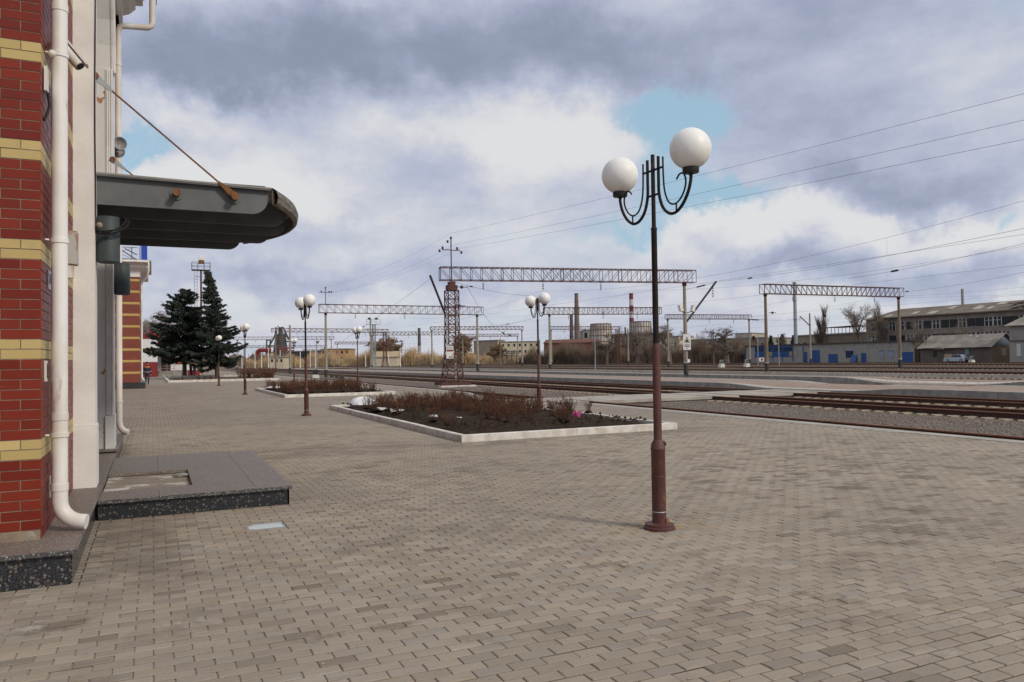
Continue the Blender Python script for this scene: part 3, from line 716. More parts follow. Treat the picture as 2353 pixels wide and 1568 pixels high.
# cornice running along the eaves: stepped white mouldings, gutter
pr = [(-1.2, 8.62), (-.60, 8.62), (-.60, 8.72), (-.54, 8.76), (-.54, 8.95), (-.42, 9.0), (-.30, 9.12), (-.30, 9.2), (-.16, 9.22), (-.16, 9.34), (-.08, 9.38), (-.08, 9.52), (-1.2, 9.52)]
part(MB().prism(pr, 'y', 6.6, 18.0), 'cornice', M('cornice_white', (.76, .745, .73), (.64, .61, .58), scale=2, rough=.85), st, world=True)
part(MB().prism([(-4, 9.1), (-1.2, 9.1), (-1.2, 8.7), (-.6, 8.7), (-.6, 8.62), (-4, 8.62)], 'y', 17.2, 17.9), 'cornice_return', MATS['cornice_white'], st, world=True)
part(MB().tube([(.02, 6.6, 9.44), (.02, 17.95, 9.44)], .085, 10), 'gutter', M('gutter_grey', (.30, .27, .23), (.2, .17, .14), scale=3, rough=.6), st, True, world=True)
part(MB().box(.09, .105, 6.6, 18.02, 9.3, 9.62), 'fascia', M('fascia_dark', (.10, .08, .075), rough=.6), st, world=True)
part(MB().box(-8, .08, 6.4, 18.05, 9.54, 9.62), 'roof', M('roof_sheet', (.18, .16, .15), rough=.7), st, world=True)
# recessed main wall between the blocks
part(MB().box(-9, -5, 17.2, 58.4, -.1, 8.5), 'wall', BRTEX, st, world=True)
# loose black cable down the pillar edge
pth = [(-.578, 9.85, 9.2)] + [(-.578 + .004 * math.sin(i * 1.3), 9.852 - .002 * (i % 2), 9.2 - i * .55) for i in range(1, 12)]
solo(MB().tube(pth, .007, 5), 'cable', BLACK, 'thin black cable hanging down the edge of the white portal pillar', 'cable', (-.578, 9.85, 0))

# downpipes
def downpipe(pts, r, label, clamps, wallx):
    o = thing('drainpipe', label, 'drainpipe', (pts[-1][0], pts[-1][1], 0))
    part(MB().tube(pts, r, 18), 'pipe', PIPEW, o, True, world=True)
    for z in clamps:
        x, y = pts[0][0] if wallx is None else wallx[1], wallx[2]
        b = MB().lathe([(r + .002, -.018), (r + .008, -.018), (r + .008, .018), (r + .002, .018)], (x, y, z), 18)
        cl = part(b, 'clamp', PIPEW, o, True, world=True)
        part(MB().bar((wallx[0], y - .03, z + .01), (x, y - .02, z), .012), 'bolt', RUSTY, cl, world=True)
        part(MB().lathe([(.022, -.012), (.016, 0)], (0, 0, 0), 10), 'anchor_cap', PIPEW, o).location = Vector((wallx[0] + .012, y - .03, z + .01)) - Vector(o.location)
    for z in (4.62, .62, 1.2):
        if z < pts[0][2]: part(MB().lathe([(r + .001, -.03), (r + .005, -.03), (r + .005, .03), (r + .001, .03)], (wallx[1], wallx[2], z), 18), 'sleeve', PIPEW, o, True, world=True)
    return o
PX, PY_ = -.700, 7.42
el = [(PX, PY_, 8.6), (PX, PY_, 3), (PX, PY_, .50)] + [(PX + .17 * (1 - math.cos(a)), PY_ - .06 * (1 - math.cos(a)), .50 - .17 * math.sin(a)) for a in (.3, .6, .9, 1.2, 1.45)] + [(PX + .20, PY_ - .065, .325)]
downpipe(el, .062, 'near white drainpipe on the red brick pier, bent outlet over the granite plinth', (1.05, 2.66, 4.22), (XB, PX, PY_))
P2X, P2Y = -.60, 17.15
e2 = [(.02, P2Y, 9.40), (.02, P2Y, 8.55), (.0, P2Y, 8.48), (-.06, P2Y, 8.44), (-.5, P2Y, 8.40), (-.57, P2Y, 8.37), (P2X, P2Y, 8.29), (P2X, P2Y, 4), (P2X, P2Y, .5), (P2X + .02, P2Y - .01, .40), (P2X + .08, P2Y - .03, .32), (P2X + .17, P2Y - .06, .29)]
o = thing('drainpipe', 'white drainpipe past the entrance canopy, kinked under the cornice gutter', 'drainpipe', (P2X, P2Y, 0))
part(MB().tube(e2, .06, 14), 'pipe', PIPEW, o, True, world=True)
for z in (.9, 3.2, 5.4, 7.6): part(MB().lathe([(.062, -.02), (.069, -.02), (.069, .02), (.062, .02)], (P2X, P2Y, z), 14), 'clamp', PIPEW, o, True, world=True)

# entrance step of granite, one slab missing
sp = thing('entrance_step', 'low granite entrance step with one missing slab under the canopy', 'step', (.45, 11.2, 0))
part(MB().box(-.52, 1.40, 9.22, 13.2, -.05, .165), 'step_core', M('rough_screed', (.30, .25, .20), (.22, .18, .14), scale=4, col3=(.55, .53, .50), scale3=2.2, lo3=.55, hi3=.62, rough=1, bump=.4), sp, world=True)
for (xa, xb) in ((-.52, .42), (.424, 1.42)): part(MB().box(xa, xb, 9.20, 9.219, -.04, .172), 'riser_slab', GRANITE, sp, world=True)
for (ya, yb) in ((9.2, 10.5), (10.504, 11.8), (11.804, 13.2)): part(MB().box(1.402, 1.421, ya, yb, -.04, .172), 'riser_slab', GRANITE, sp, world=True)
part(MB().box(-.52, 1.421, 13.202, 13.22, -.04, .172), 'riser_slab', GRANITE, sp, world=True)
tops = [(-.52, .06, 9.17, 9.80), (.064, 1.06, 9.17, 9.80), (-.52, .06, 11.30, 13.24), (.42, 1.06, 9.804, 11.29), (.064, 1.06, 11.294, 13.24), (1.064, 1.45, 9.17, 11.2), (1.064, 1.45, 11.204, 13.24)]
for (xa, xb, ya, yb) in tops:
    part(MB().box(xa, xb, ya, yb, .174, .21), 'top_slab', GRANTOP, sp, world=True)
part(MB().box(-.52, 1.45, 9.156, 9.1685, .172, .2085), 'nosing', GRANEDGE, sp, world=True)
b = MB().sphere((.33, 10.9, .19), .06, 10, 6, .5); rgm = random.Random(8); b.v = [(v[0] * 1 + (v[0] - .33) * .8, v[1] + rgm.uniform(-.01, .01), v[2] + rgm.uniform(-.008, .008)) for v in b.v]
solo(b, 'rubble_stone', CONC, 'stray lump of stone in the gap of the granite step', 'stone', (.33, 10.9, .165))
# broken window pane under the feet: glass floor light
fl = thing('floor_light', 'rectangular glass floor light set into the brick paving', 'floor light', (1.01, 8.08, 0))
part(MB().box(.83, 1.19, 7.93, 8.21, -.03, -.001), 'frame', GALV, fl, world=True)
part(MB().box(.85, 1.17, 7.95, 8.16, -.001, .002), 'pane', M('milky_glass', (.55, .60, .60), (.42, .47, .47), scale=20, rough=.15), fl, world=True)

# canopy: five bow-front steel beams
cn = thing('entrance_canopy', 'bow-fronted grey steel entrance canopy on the white portal', 'canopy', (-.5, 11.87, 3.5))
BE = [(10.2, 1.34), (11.05, 1.70), (11.86, 1.81), (12.7, 1.70), (13.54, 1.335)]
for (Y, xe) in BE:
    zt0, zt1 = 3.845, 3.80; pr = [(-1.9, zt0), (xe, zt1), (xe, 3.74)] + [(xe - .20 * (1 - math.cos(a)), 3.70 - .20 * math.sin(a)) for a in [math.pi / 2 * t / 7 for t in range(8)]] + [(-1.9, 3.5)]
    bm_ = part(MB().prism(pr, 'y', Y - .012, Y + .012), 'beam', STEELG, cn, world=True)
    part(MB().obox(((-1.9 + xe + .02) / 2, Y - .03, 3.832), ((xe + 1.92) / 2, 0, -.022), (0, .045, 0), (0, 0, .012)), 'flange', STEELG, bm_, world=True)
for X in (.27, .93):
    part(MB().tube([(X, 10.06, 3.68), (X, 13.68, 3.68)], .042, 14), 'tie_tube', STEELG, cn, True, world=True)
    part(MB().tube([(X, 10.17, 3.68), (X, 10.187, 3.68)], .072, 18), 'collar', STEELG, cn, True, world=True)
    part(MB().tube([(X, 10.045, 3.68), (X, 10.06, 3.68)], .044, 14), 'tube_cap', RUSTY, cn, True, world=True)
# roof deck and curved flashing along the bow
def bow(t):   # t 0..1 along Y
    Y = 10.12 + 3.5 * t; u = (Y - 11.87) / 1.75; return Y, 1.88 - .50 * u * u
top = []; NB = 24
b = MB(); f = MB()
for i in range(NB):
    (y0, x0), (y1, x1) = bow(i / NB), bow((i + 1) / NB)
    def zr(x): return 3.875 - .018 * (x + 1.9)
    b.add([(-1.9, y0, 3.86), (x0, y0, zr(x0)), (x1, y1, zr(x1)), (-1.9, y1, 3.86), (-1.9, y0, 3.885), (x0, y0, zr(x0) + .02), (x1, y1, zr(x1) + .02), (-1.9, y1, 3.885)], [(3, 2, 1, 0), (4, 5, 6, 7), (0, 1, 5, 4), (2, 3, 7, 6)])
    p0 = [(x0 - .02, zr(x0) + .022), (x0 + .05, zr(x0) - .01), (x0 + .075, zr(x0) - .08), (x0 + .06, zr(x0) - .17), (x0 + .03, zr(x0) - .20)]
    p1 = [(x1 - .02, zr(x1) + .022), (x1 + .05, zr(x1) - .01), (x1 + .075, zr(x1) - .08), (x1 + .06, zr(x1) - .17), (x1 + .03, zr(x1) - .20)]
    for q in range(4):
        f.quad((p0[q][0], y0, p0[q][1]), (p0[q + 1][0], y0, p0[q + 1][1]), (p1[q + 1][0], y1, p1[q + 1][1]), (p1[q][0], y1, p1[q][1]))
    f.quad((p0[4][0], y0, p0[4][1]), (p0[4][0] - .03, y0, p0[4][1]), (p1[4][0] - .03, y1, p1[4][1]), (p1[4][0], y1, p1[4][1]))
    f.quad((x0 + .0, y0, zr(x0) - .005), (x0 + .0, y0, p0[4][1]), (x1 + .0, y1, p1[4][1]), (x1 + .0, y1, zr(x1) - .005))
part(b, 'roof_deck', M('deck_grey', (.30, .29, .27), (.22, .20, .18), scale=4, rough=.6), cn, world=True); part(f, 'flashing', CANTOP, cn, True, world=True)
part(MB().box(-1.9, 1.3, 10.14, 13.58, 3.835, 3.852), 'soffit', M('soffit_shade', (.05, .047, .043), rough=.8), cn, world=True)  # shade under the canopy roof is put into this dark colour
# tie rods
for i, (Y, zw, xw) in enumerate(((10.12, 4.98, -.60), (13.62, 4.85, -.56))):
    o = thing('tie_rod', ('rusty tie rod from the white pillar down to the canopy corner beam', 'tie rod past the canopy, mostly hidden behind its roof')[i], 'tie rod', (xw, Y, zw))
    a = Vector((xw, Y, zw)); e = Vector((.93, Y, 3.70)); d = (e - a).normalized()
    part(MB().tube([a + d * .22, e - d * .2], .011, 8), 'rod', RUSTY, o, True, world=True)
    for (p, dd) in ((a, d), (e, -d)):
        n_ = Vector((0, .012, 0)); s_ = d.cross(Vector((0, 1, 0))).normalized()
        vs = [p - dd * .03 + s_ * .05, p - dd * .03 - s_ * .05, p + dd * .24 - s_ * .014, p + dd * .24 + s_ * .014]
        part(MB().add([v - n_ for v in vs] + [v + n_ for v in vs], [(0, 1, 2, 3), (7, 6, 5, 4), (0, 4, 5, 1), (1, 5, 6, 2), (2, 6, 7, 3), (3, 7, 4, 0)]), 'fork', GALV if p is a else RUSTY, o, world=True)
        part(MB().tube([p - Vector((0, .035, 0)), p + Vector((0, .035, 0))], .045, 12), 'pin', RUSTY, o, True, world=True)

# wall lights: up-down cylinders
LG = M('light_graphite', (.055, .070, .076), (.07, .083, .088), scale=5, rough=.55, spec=.25)
for i, Y in enumerate((10.06, 14.58)):
    o = thing('wall_light', ('blue grey cylinder wall light wrapped in black cable under the canopy', 'dark cylinder wall light on the fluted pilaster past the entrance')[i], 'wall light', (-.46, Y, 2.8))
    part(MB().lathe([(.10, 0), (.123, .01), (.123, .43), (.119, .435), (.119, .53), (.10, .53)], (0, 0, 0), 24), 'housing', LG, o, True)
    part(MB().box(-.14, -.10, -.05, .05, .18, .36), 'bracket', BLACKP, o)
o = thing('cable_coil', 'coil of thin black cable hung over the blue grey wall light', 'cable coil', (-.46, 10.0, 3.22))
for i in range(9):
    pts = []; ph = random.uniform(0, 6); rr = .155 + i * .005
    for j in range(25):
        a = 2 * math.pi * j / 24; pts.append((rr * math.cos(a) + .03, -.02 + .12 * math.sin(a) * .9, .10 * math.sin(a + .5) + .015 * math.sin(2 * a + ph) - .004 * i + .02))
    part(MB().tube(pts, .0045, 5), 'loop', BLACK, o, True)
part(MB().sphere((-.08, -.15, -.02), .035, 8, 6), 'tape_knot', M('tape', (.30, .24, .20), rough=.8), o)

# small fittings on the brick side wall
o = thing('security_camera', 'white security camera on the brick wall beside the near drainpipe', 'camera', (-.79, 7.62, 4.05))
part(MB().box(-.792, -.77, 7.24, 7.36, 3.86, 4.06), 'junction_box', PIPEW, o, world=True)
part(MB().sphere((-.74, 7.28, 4.18), .03, 12, 8), 'joint', PIPEW, o, True, world=True)
a, e = AD(140, 100, 6.95), AD(184, 153, 6.95); d = (e - a).normalized()
part(MB().tube([a, e], .048, 14), 'housing', PIPEW, o, True, world=True)
s_ = d.cross(Vector((0, 1, 0))).normalized(); s_ = s_ if s_.z > 0 else -s_
part(MB().obox((a + e) / 2 + s_ * .052, d * ((e - a).length / 2 + .03), Vector((0, .055, 0)), s_ * .008), 'sun_shield', PIPEW, o, world=True)
part(MB().tube([e, e + d * .003], .036, 12), 'lens', GLASSD, o, True, world=True)
part(MB().bar((-.74, 7.28, 4.18), a, .03), 'arm', PIPEW, o, world=True)
part(MB().tube([(-.77, 7.30, 3.86), (-.76, 7.32, 3.75), (-.78, 7.29, 3.66), (-.795, 7.26, 3.62)], .012, 6), 'cable_tail', BLACK, o, True, world=True)
o = thing('fuse_box', 'rust streaked pale metal box on the brick wall by the pillar', 'box', (-.74, 9.5, 2.6))
YQ = AX(166, 590, -.74).y
part(MB().box(-.8, -.70, YQ, YQ + .20, 2.66, 3.00), 'box_body', M('rusting_white_metal', (.50, .49, .46), (.36, .17, .06), scale=6, amt=1, lo=.45, hi=.6, rough=.6), o, world=True)
part(MB().box(-.795, -.735, YQ + .02, YQ + .12, 2.52, 2.655), 'conduit', PIPEW, o, world=True)
o = thing('name_plate', 'small white plate with blue letters, half hidden by the near drainpipe', 'sign', (-.795, 7.4, 2.3))
pp = AX(111.5, 637, -.79); ym = pp.y
part(MB().box(-.799, -.790, ym, ym + .34, 2.27, 2.43), 'plate', M('plate_white', (.66, .66, .66), rough=.5), o, world=True)
text_mesh('ТАТ', .115, M('sign_blue', (.02, .05, .25), rough=.5), 'lettering', o, Vector((-.7885, ym + .135, 2.35)) - Vector(o.location), (R(90), 0, R(90)))
for i, (px, py, h) in enumerate(((105, 853, .17), (117, 1118, .18))):
    q = AX(px, py, -.795)
    o = solo(MB().box(-.802, -.784, q.y - .045, q.y + .045, q.z - h / 2, q.z + h / 2).box(-.784, -.780, q.y - .018, q.y + .018, q.z - h * .35, q.z + h * .35, 1 if i == 0 else 0), 'wall_plate', [PIPEW, BLACK],
             ('cream cover plate with a dark slot on the brick pier, above the other', 'plain cream cover plate low on the brick pier above the plinth')[i], 'cover plate', (-.795, q.y, q.z - h / 2))
# horn loudspeakers above the canopy
for i, (px, py, rx) in enumerate(((273, 331, .5), (273, 351, -.6))):
    q = AD(px, py, 13.6)
    o = thing('horn_speaker', ('upper grey horn loudspeaker, showing its open mouth, above the canopy', 'lower grey horn loudspeaker, seen from behind, above the canopy')[i], 'loudspeaker', tuple(q))
    h = part(MB().lathe([(.03, -.14), (.035, -.08), (.05, -.02), (.085, .05), (.115, .075), (.108, .075), (.07, .03), (.02, 0)], (0, 0, 0), 18), 'horn', M('speaker_grey', (.30, .30, .31), (.22, .21, .2), scale=6, rough=.5), o, True)
    h.rotation_euler = (R(95) if i == 0 else R(-60), R(15), R(20))
    part(MB().sphere((0, .05, 0), .04, 10, 6), 'driver', STEELG, o, True)
    part(MB().bar((0, 0, 0), (-.28, .1, -.02), .025), 'bracket', STEELG, o)

# ================================================================ LAMP POSTS
def mat_globe():
    m, k, b = new_mat('opal_globe')
    pos = k.n('ShaderNodeNewGeometry').outputs['Position']
    k.set(b.inputs['Base Color'], k.mix(k.ramp(k.noise(pos, 4, 4), .4, .7), (.86, .855, .845), (.80, .79, .76)))
    b.inputs['Roughness'].default_value = .42; b.inputs['Specular IOR Level'].default_value = .3; b.inputs['Subsurface Weight'].default_value = .35
    b.inputs['Subsurface Radius'].default_value = (.2, .2, .2); b.inputs['Subsurface Scale'].default_value = .6
    return m
GLOBE = mat_globe()
def make_lamp():
    t = thing('lamp_post', 'x', 'lamp post', (0, 0, 0), 0, 'twin globe lamp posts on the platform')
    part(MB().lathe([(.150, 0), (.150, .022), (.135, .030), (.135, .05), (.085, .062)], n=26), 'base_plate', MAROON, t, True)
    sl = part(MB().lathe([(.066, .03), (.066, .74), (.070, .745), (.070, .765), (.066, .77), (.064, .80), (.040, .84)], n=22), 'sleeve', MAROON, t, True)
    part(MB().lathe([(.0668, .49), (.0695, .495), (.0668, .50)], n=22), 'weld_ring', MAROON, sl, True)
    part(MB().lathe([(.067, .158), (.0695, .163), (.067, .168)], n=22), 'wire_tie', GALV, sl, True)
    part(MB().box(.058, .072, -.012, .012, .06, .64), 'seam_strip', MAROON, sl)
    part(MB().lathe([(.039, .80), (.038, 1.70), (.030, 1.75)], n=18), 'middle_tube', MAROON, t, True)
    part(MB().lathe([(.0285, 1.72), (.0275, 2.83), (.030, 2.835), (.030, 2.85), (.022, 2.86)], n=16), 'upper_tube', IRON, t, True)
    part(MB().lathe([(.0205, 2.84), (.0195, 3.55), (.017, 3.555)], n=14), 'spindle', IRON, t, True)
    for s in (-1, 1):
        def arc(pts):
            out = []
            for i in range(len(pts) - 1):
                p0 = Vector(pts[max(i - 1, 0)]); p1 = Vector(pts[i]); p2 = Vector(pts[i + 1]); p3 = Vector(pts[min(i + 2, len(pts) - 1)])
                for q in range(5):
                    u = q / 5; out.append(.5 * ((2 * p1) + (p2 - p0) * u + (2 * p0 - 5 * p1 + 4 * p2 - p3) * u * u + (3 * p1 - p0 - 3 * p2 + p3) * u ** 3))
            out.append(Vector(pts[-1])); return [(0, s * p.x, p.y) for p in out]
        am = part(MB().tube(arc([(.085, 3.52), (.085, 3.30), (.09, 3.16), (.14, 3.03), (.23, 2.955), (.33, 2.945), (.43, 3.00), (.51, 3.10), (.548, 3.20), (.55, 3.26)]), .0145, 8), 'arm', IRON, t, True)
        part(MB().tube(arc([(.155, 3.50), (.158, 3.32), (.175, 3.17), (.23, 3.06), (.31, 3.025), (.39, 3.05), (.455, 3.12), (.48, 3.20), (.455, 3.27), (.40, 3.285), (.35, 3.245)]), .0085, 6), 'scroll', IRON, am, True)
        part(MB().bar((0, s * .34, 2.95), (0, s * .34, 3.03), .011), 'strut', IRON, am)
        for z in (3.405, 3.165): part(MB().bar((0, s * .0, z), (0, s * (.16 if z > 3.2 else .09), z), .016), 'cross_bar', IRON, am)
        cu = part(MB().lathe([(.016, 3.235), (.022, 3.25), (.070, 3.258), (.074, 3.27), (.074, 3.305), (.066, 3.31)], (0, s * .55, 0), 20), 'collar', BLACK, t, True)
        part(MB().sphere((0, s * .55, 3.475), .184, 32, 20), 'globe', GLOBE, t, True)
    return t
lamp = make_lamp()
LP = [((4.34, 6.1, 0), 'twin globe lamp post standing alone nearest the entrance step, with rusted torn base', .03),
      ((4.25, 24.1, 0), 'twin globe lamp post on the paving beside the corner of the larger rose bed', .06),
      ((10.98, 21.7, 0), 'twin globe lamp post behind the larger rose bed, its foot hidden by rose bushes', -.06),
      ((4.33, 42.15, 0), 'twin globe lamp post beside the smaller brown rose bed, towards the spruces', .02),
      ((10.85, 44.8, 0), 'twin globe lamp post rising behind the smaller brown rose bed', -.03),
      ((4.37, 60.1, 0), 'twin globe lamp post standing directly before the dark spruces', 0.0),
      ((10.9, 67.5, 0), 'twin globe lamp post at the end of the hedge beside the spruces', 0.05)]
for i, (p, lb, rz) in enumerate(LP):
    o = lamp if i == 0 else copy_tree(lamp)
    o.location = p; o.rotation_euler = (random.uniform(-.004, .004), random.uniform(-.004, .004), rz); o['label'] = lb
# yellow-brown rust stain ring and torn flap at the near lamp
b = MB()
part(MB().sphere((.042, -.03, .80), .028, 8, 6), 'torn_hole', BLACK, lamp)
part(MB().obox((.052, -.045, .075), (.02, .006, 0), (.002, .02, 0), (0, .004, .022)), 'torn_flap', RUSTY, lamp)

# ================================================================ FLOWER BEDS
def rose_mesh(seed, n, h, spread, leafy):
    rg = random.Random(seed); s = MB(); l = MB()
    for i in range(n):
        a = rg.uniform(0, 6.283); rr = rg.uniform(0, .10); p = Vector((rr * math.cos(a), rr * math.sin(a), -.02))
        tilt = rg.uniform(.05, .55); hh = h * rg.uniform(.55, 1.15); d = Vector((math.cos(a) * tilt, math.sin(a) * tilt, 1)).normalized()
        q = p + d * hh * .5 + Vector((rg.uniform(-.02, .02), rg.uniform(-.02, .02), 0)); e = q + (d + Vector((rg.uniform(-.25, .25), rg.uniform(-.25, .25), 0))).normalized() * hh * .5
        r = rg.uniform(.0035, .0065); s.tube([p, q, e], [r, r * .9, r * .7], 4, False)
        for j in range(rg.randint(1, 3)):
            u = rg.uniform(.35, .9); c = p.lerp(q, u * 2) if u < .5 else q.lerp(e, u * 2 - 1)
            dd = (d + Vector((rg.uniform(-.9, .9), rg.uniform(-.9, .9), rg.uniform(-.1, .4)))).normalized(); L = rg.uniform(.05, .14)
            s.tube([c, c + dd * L], [r * .7, r * .4], 3, False)
            for m in range(rg.randint(0, leafy)):
                g = c + dd * L * rg.uniform(.4, 1.1); w = rg.uniform(.012, .026)
                u1 = Vector((rg.uniform(-1, 1), rg.uniform(-1, 1), rg.uniform(-.6, .6))).normalized(); v1 = u1.orthogonal().normalized()
                l.quad(g - u1 * w, g + v1 * w * .6, g + u1 * w, g - v1 * w * .6 + Vector((0, 0, .004)))
    mo = MB().sphere((0, 0, -.02), .16, 9, 6, .38); mo.v = [(v[0] * rg.uniform(.8, 1.2), v[1] * rg.uniform(.8, 1.2), v[2] + rg.uniform(-.012, .012)) for v in mo.v]
    return s.mesh('stems', TWIG), l.mesh('leaves', DLEAF), mo.mesh('soil_mound', SOIL)
ROSES = [rose_mesh(i, random.Random(i).randint(24, 36), .42 + .06 * (i % 3), .3, 2 + i % 3) for i in range(7)]
HEDGE = [rose_mesh(40 + i, 34, .55, .3, 5) for i in range(4)]
def bed(name, label, x0, x1, y0, y1, kerbs_x, kerbs_y):
    t = thing(name, label, 'flower bed', ((x0 + x1) / 2, (y0 + y1) / 2, 0)); kw, kh = .14, .135
    nx, ny = 26, 48; b = MB(); rg = random.Random(int(y0))
    for i in range(nx + 1):
        for j in range(ny + 1):
            u, v = i / nx, j / ny; e = min(u, 1 - u, v, 1 - v)
            b.v.append((x0 + .1 + (x1 - x0 - .2) * u, y0 + .1 + (y1 - y0 - .2) * v, .07 + .16 * smooth01(e * 5) + rg.uniform(-.022, .022)))
    for i in range(nx):
        for j in range(ny): a = i * (ny + 1) + j; b.f.append((a, a + ny + 1, a + ny + 2, a + 1)); b.mi.append(0)
    part(b, 'soil', SOIL, t, False, world=True)
    cl = MB()
    for i in range(900):
        x, y, s = rg.uniform(x0 + .3, x1 - .3), rg.uniform(y0 + .3, y1 - .3), rg.uniform(.015, .06)
        cl.add([(x + s * rg.uniform(.6, 1.2) * math.cos(a), y + s * rg.uniform(.6, 1.2) * math.sin(a), .19) for a in (0, 1.3, 2.5, 3.8, 5)] + [(x + rg.uniform(-.3, .3) * s, y, .215 + s * rg.uniform(.3, .9))], [(0, 1, 5), (1, 2, 5), (2, 3, 5), (3, 4, 5), (4, 0, 5)])
    part(cl, 'soil_clods', SOIL, t, world=True, kind='stuff')
    lf = MB()
    for i in range(500):
        x, y, s = rg.uniform(x0 + .3, x1 - .3), rg.uniform(y0 + .3, y1 - .3), rg.uniform(.012, .03); a = rg.uniform(0, 6)
        lf.quad((x, y, .235), (x + s * math.cos(a), y + s * math.sin(a), .25), (x + 1.6 * s * math.cos(a + .5), y + 1.6 * s * math.sin(a + .5), .24), (x + s * math.cos(a + 1), y + s * math.sin(a + 1), .235))
    part(lf, 'fallen_leaves', DLEAF, t, world=True, kind='stuff')
    def kb(xa, xb, ya, yb):
        c = .012; h = kh + rg.uniform(-.006, .006)
        b = MB(); vs = [(xa, ya, -.03), (xb, ya, -.03), (xb, yb, -.03), (xa, yb, -.03), (xa, ya, h - c), (xb, ya, h - c), (xb, yb, h - c), (xa, yb, h - c), (xa + c, ya + c, h), (xb - c, ya + c, h), (xb - c, yb - c, h), (xa + c, yb - c, h)]
        part(b.add(vs, PF), 'kerb_stone', KERBW, t, world=True)
    for i in range(kerbs_x):
        a, e = x0 + (x1 - x0) * i / kerbs_x, x0 + (x1 - x0) * (i + 1) / kerbs_x
        kb(a, e - .006, y0, y0 + kw); kb(a, e - .006, y1 - kw, y1)
    for i in range(kerbs_y):
        a, e = y0 + kw + .004 + (y1 - y0 - 2 * kw) * i / kerbs_y, y0 + kw - .004 + (y1 - y0 - 2 * kw) * (i + 1) / kerbs_y
        kb(x0, x0 + kw, a, e); kb(x1 - kw, x1, a, e)
    return t
bed('flower_bed', 'larger rose bed of dark soil in a whitewashed concrete kerb, snow in one corner', 5.52, 10.72, 14.3, 26.95, 2, 5)
bed('flower_bed', 'smaller looking rose bed with dense reddish brown hedge of roses, before the lattice mast', 5.53, 10.82, 36.9, 48.4, 2, 4)
def place_rose(v, x, y, z, rz, sc, lb, grp):
    st_, lf, mo = v
    t = thing('rose_bush', lb, 'rose bush', (x, y, z), rz, grp); t.scale = (sc, sc, sc)
    link(st_, 'stems', t); link(lf, 'leaves', t); link(mo, 'soil_mound', t)
rg = random.Random(21); n = 0
for j in range(21):
    for i in range(10):
        x = 6.05 + i * .475 + rg.uniform(-.2, .2); y = 15.6 + j * .515 + rg.uniform(-.22, .22)
        if rg.random() < .13 or (y < 17.4 + .35 * (x - 6) * (x < 8) and rg.random() < .55) or (x < 7.1 and y < 20.5 and rg.random() < .8) or (x > 9.9 and y < 16.8) or (x < 6.7 and y > 23.6): continue
        if (x - 10.98) ** 2 + (y - 21.7) ** 2 < .3: continue
        place_rose(ROSES[rg.randrange(7)], x, y, .215, rg.uniform(0, 6), rg.uniform(.55, .88), 'leafless pruned rose bush in the larger bed with dark open soil', 'rose bushes in the larger bed')
for j in range(11):
    for i in range(6):
        x = 6.1 + i * .78 + rg.uniform(-.12, .12); y = 38.0 + j * .85 + rg.uniform(-.12, .12)
        if y > 46 and x < 7 and rg.random() < .6: continue
        place_rose(HEDGE[rg.randrange(4)], x, y, .2, rg.uniform(0, 6), rg.uniform(.75, 1.0), 'reddish brown dry rose bush in the dense bed before the lattice mast', 'rose bushes in the smaller bed')
# old snow
def snow(x_, y_, sx, sy, h, label):
    p = Vector((x_, y_, 0)); px = int(x_ * 37 + y_ * 11); b = MB().sphere((p.x, p.y, .19), 1, 16, 8); r_ = random.Random(int(px))
    ph = [r_.uniform(0, 6) for _ in range(3)]
    vv = []
    for v in b.v:
        a = math.atan2(v[1] - p.y, v[0] - p.x); q = 1 + .22 * math.sin(2 * a + ph[0]) + .15 * math.sin(3 * a + ph[1]) + .1 * math.sin(5 * a + ph[2])
        vv.append((p.x + (v[0] - p.x) * sx * q, p.y + (v[1] - p.y) * sy * q, .20 + (v[2] - .19) * h * (1 + .25 * math.sin(3 * a + ph[1])) + r_.uniform(-.012, .012)))
    b.v = vv; solo(b, 'snow_patch', SNOW, label, 'snow', (p.x, p.y, .19), True)
snow(6.45, 25.75, .42, .80, .20, 'mound of old snow in the corner of the larger rose bed')
snow(6.15, 22.6, .22, .5, .035, 'thin ragged snow patch just below the snow mound in the rose bed')
snow(6.3, 21.4, .22, .4, .04, 'small snow patch with a bottle shape on bare soil of the rose bed')
snow(6.45, 18.6, .13, .2, .04, 'small lone snow patch towards the kerb of the larger rose bed')
snow(6.75, 17.6, .10, .16, .03, 'faint crumb of snow among bare soil of the larger rose bed')
snow(6.3, 45.6, .45, .9, .08, 'low snow patch in the bare corner of the hedge like rose bed')
p = G(1325, 958, .3)
b = MB()
for i in range(5):
    a = i * 1.26; b.quad((p.x, p.y, .34), (p.x + .09 * math.cos(a), p.y + .09 * math.sin(a), .27 + .05 * (i % 2)), (p.x + .11 * math.cos(a + .6), p.y + .11 * math.sin(a + .6), .40), (p.x + .05 * math.cos(a + 1.1), p.y + .05 * math.sin(a + 1.1), .44))
solo(b, 'plastic_bag', M('pink_plastic', (.55, .10, .26), rough=.5), 'scrap of pink plastic caught in the rose bushes', 'litter', (p.x, p.y, .2))

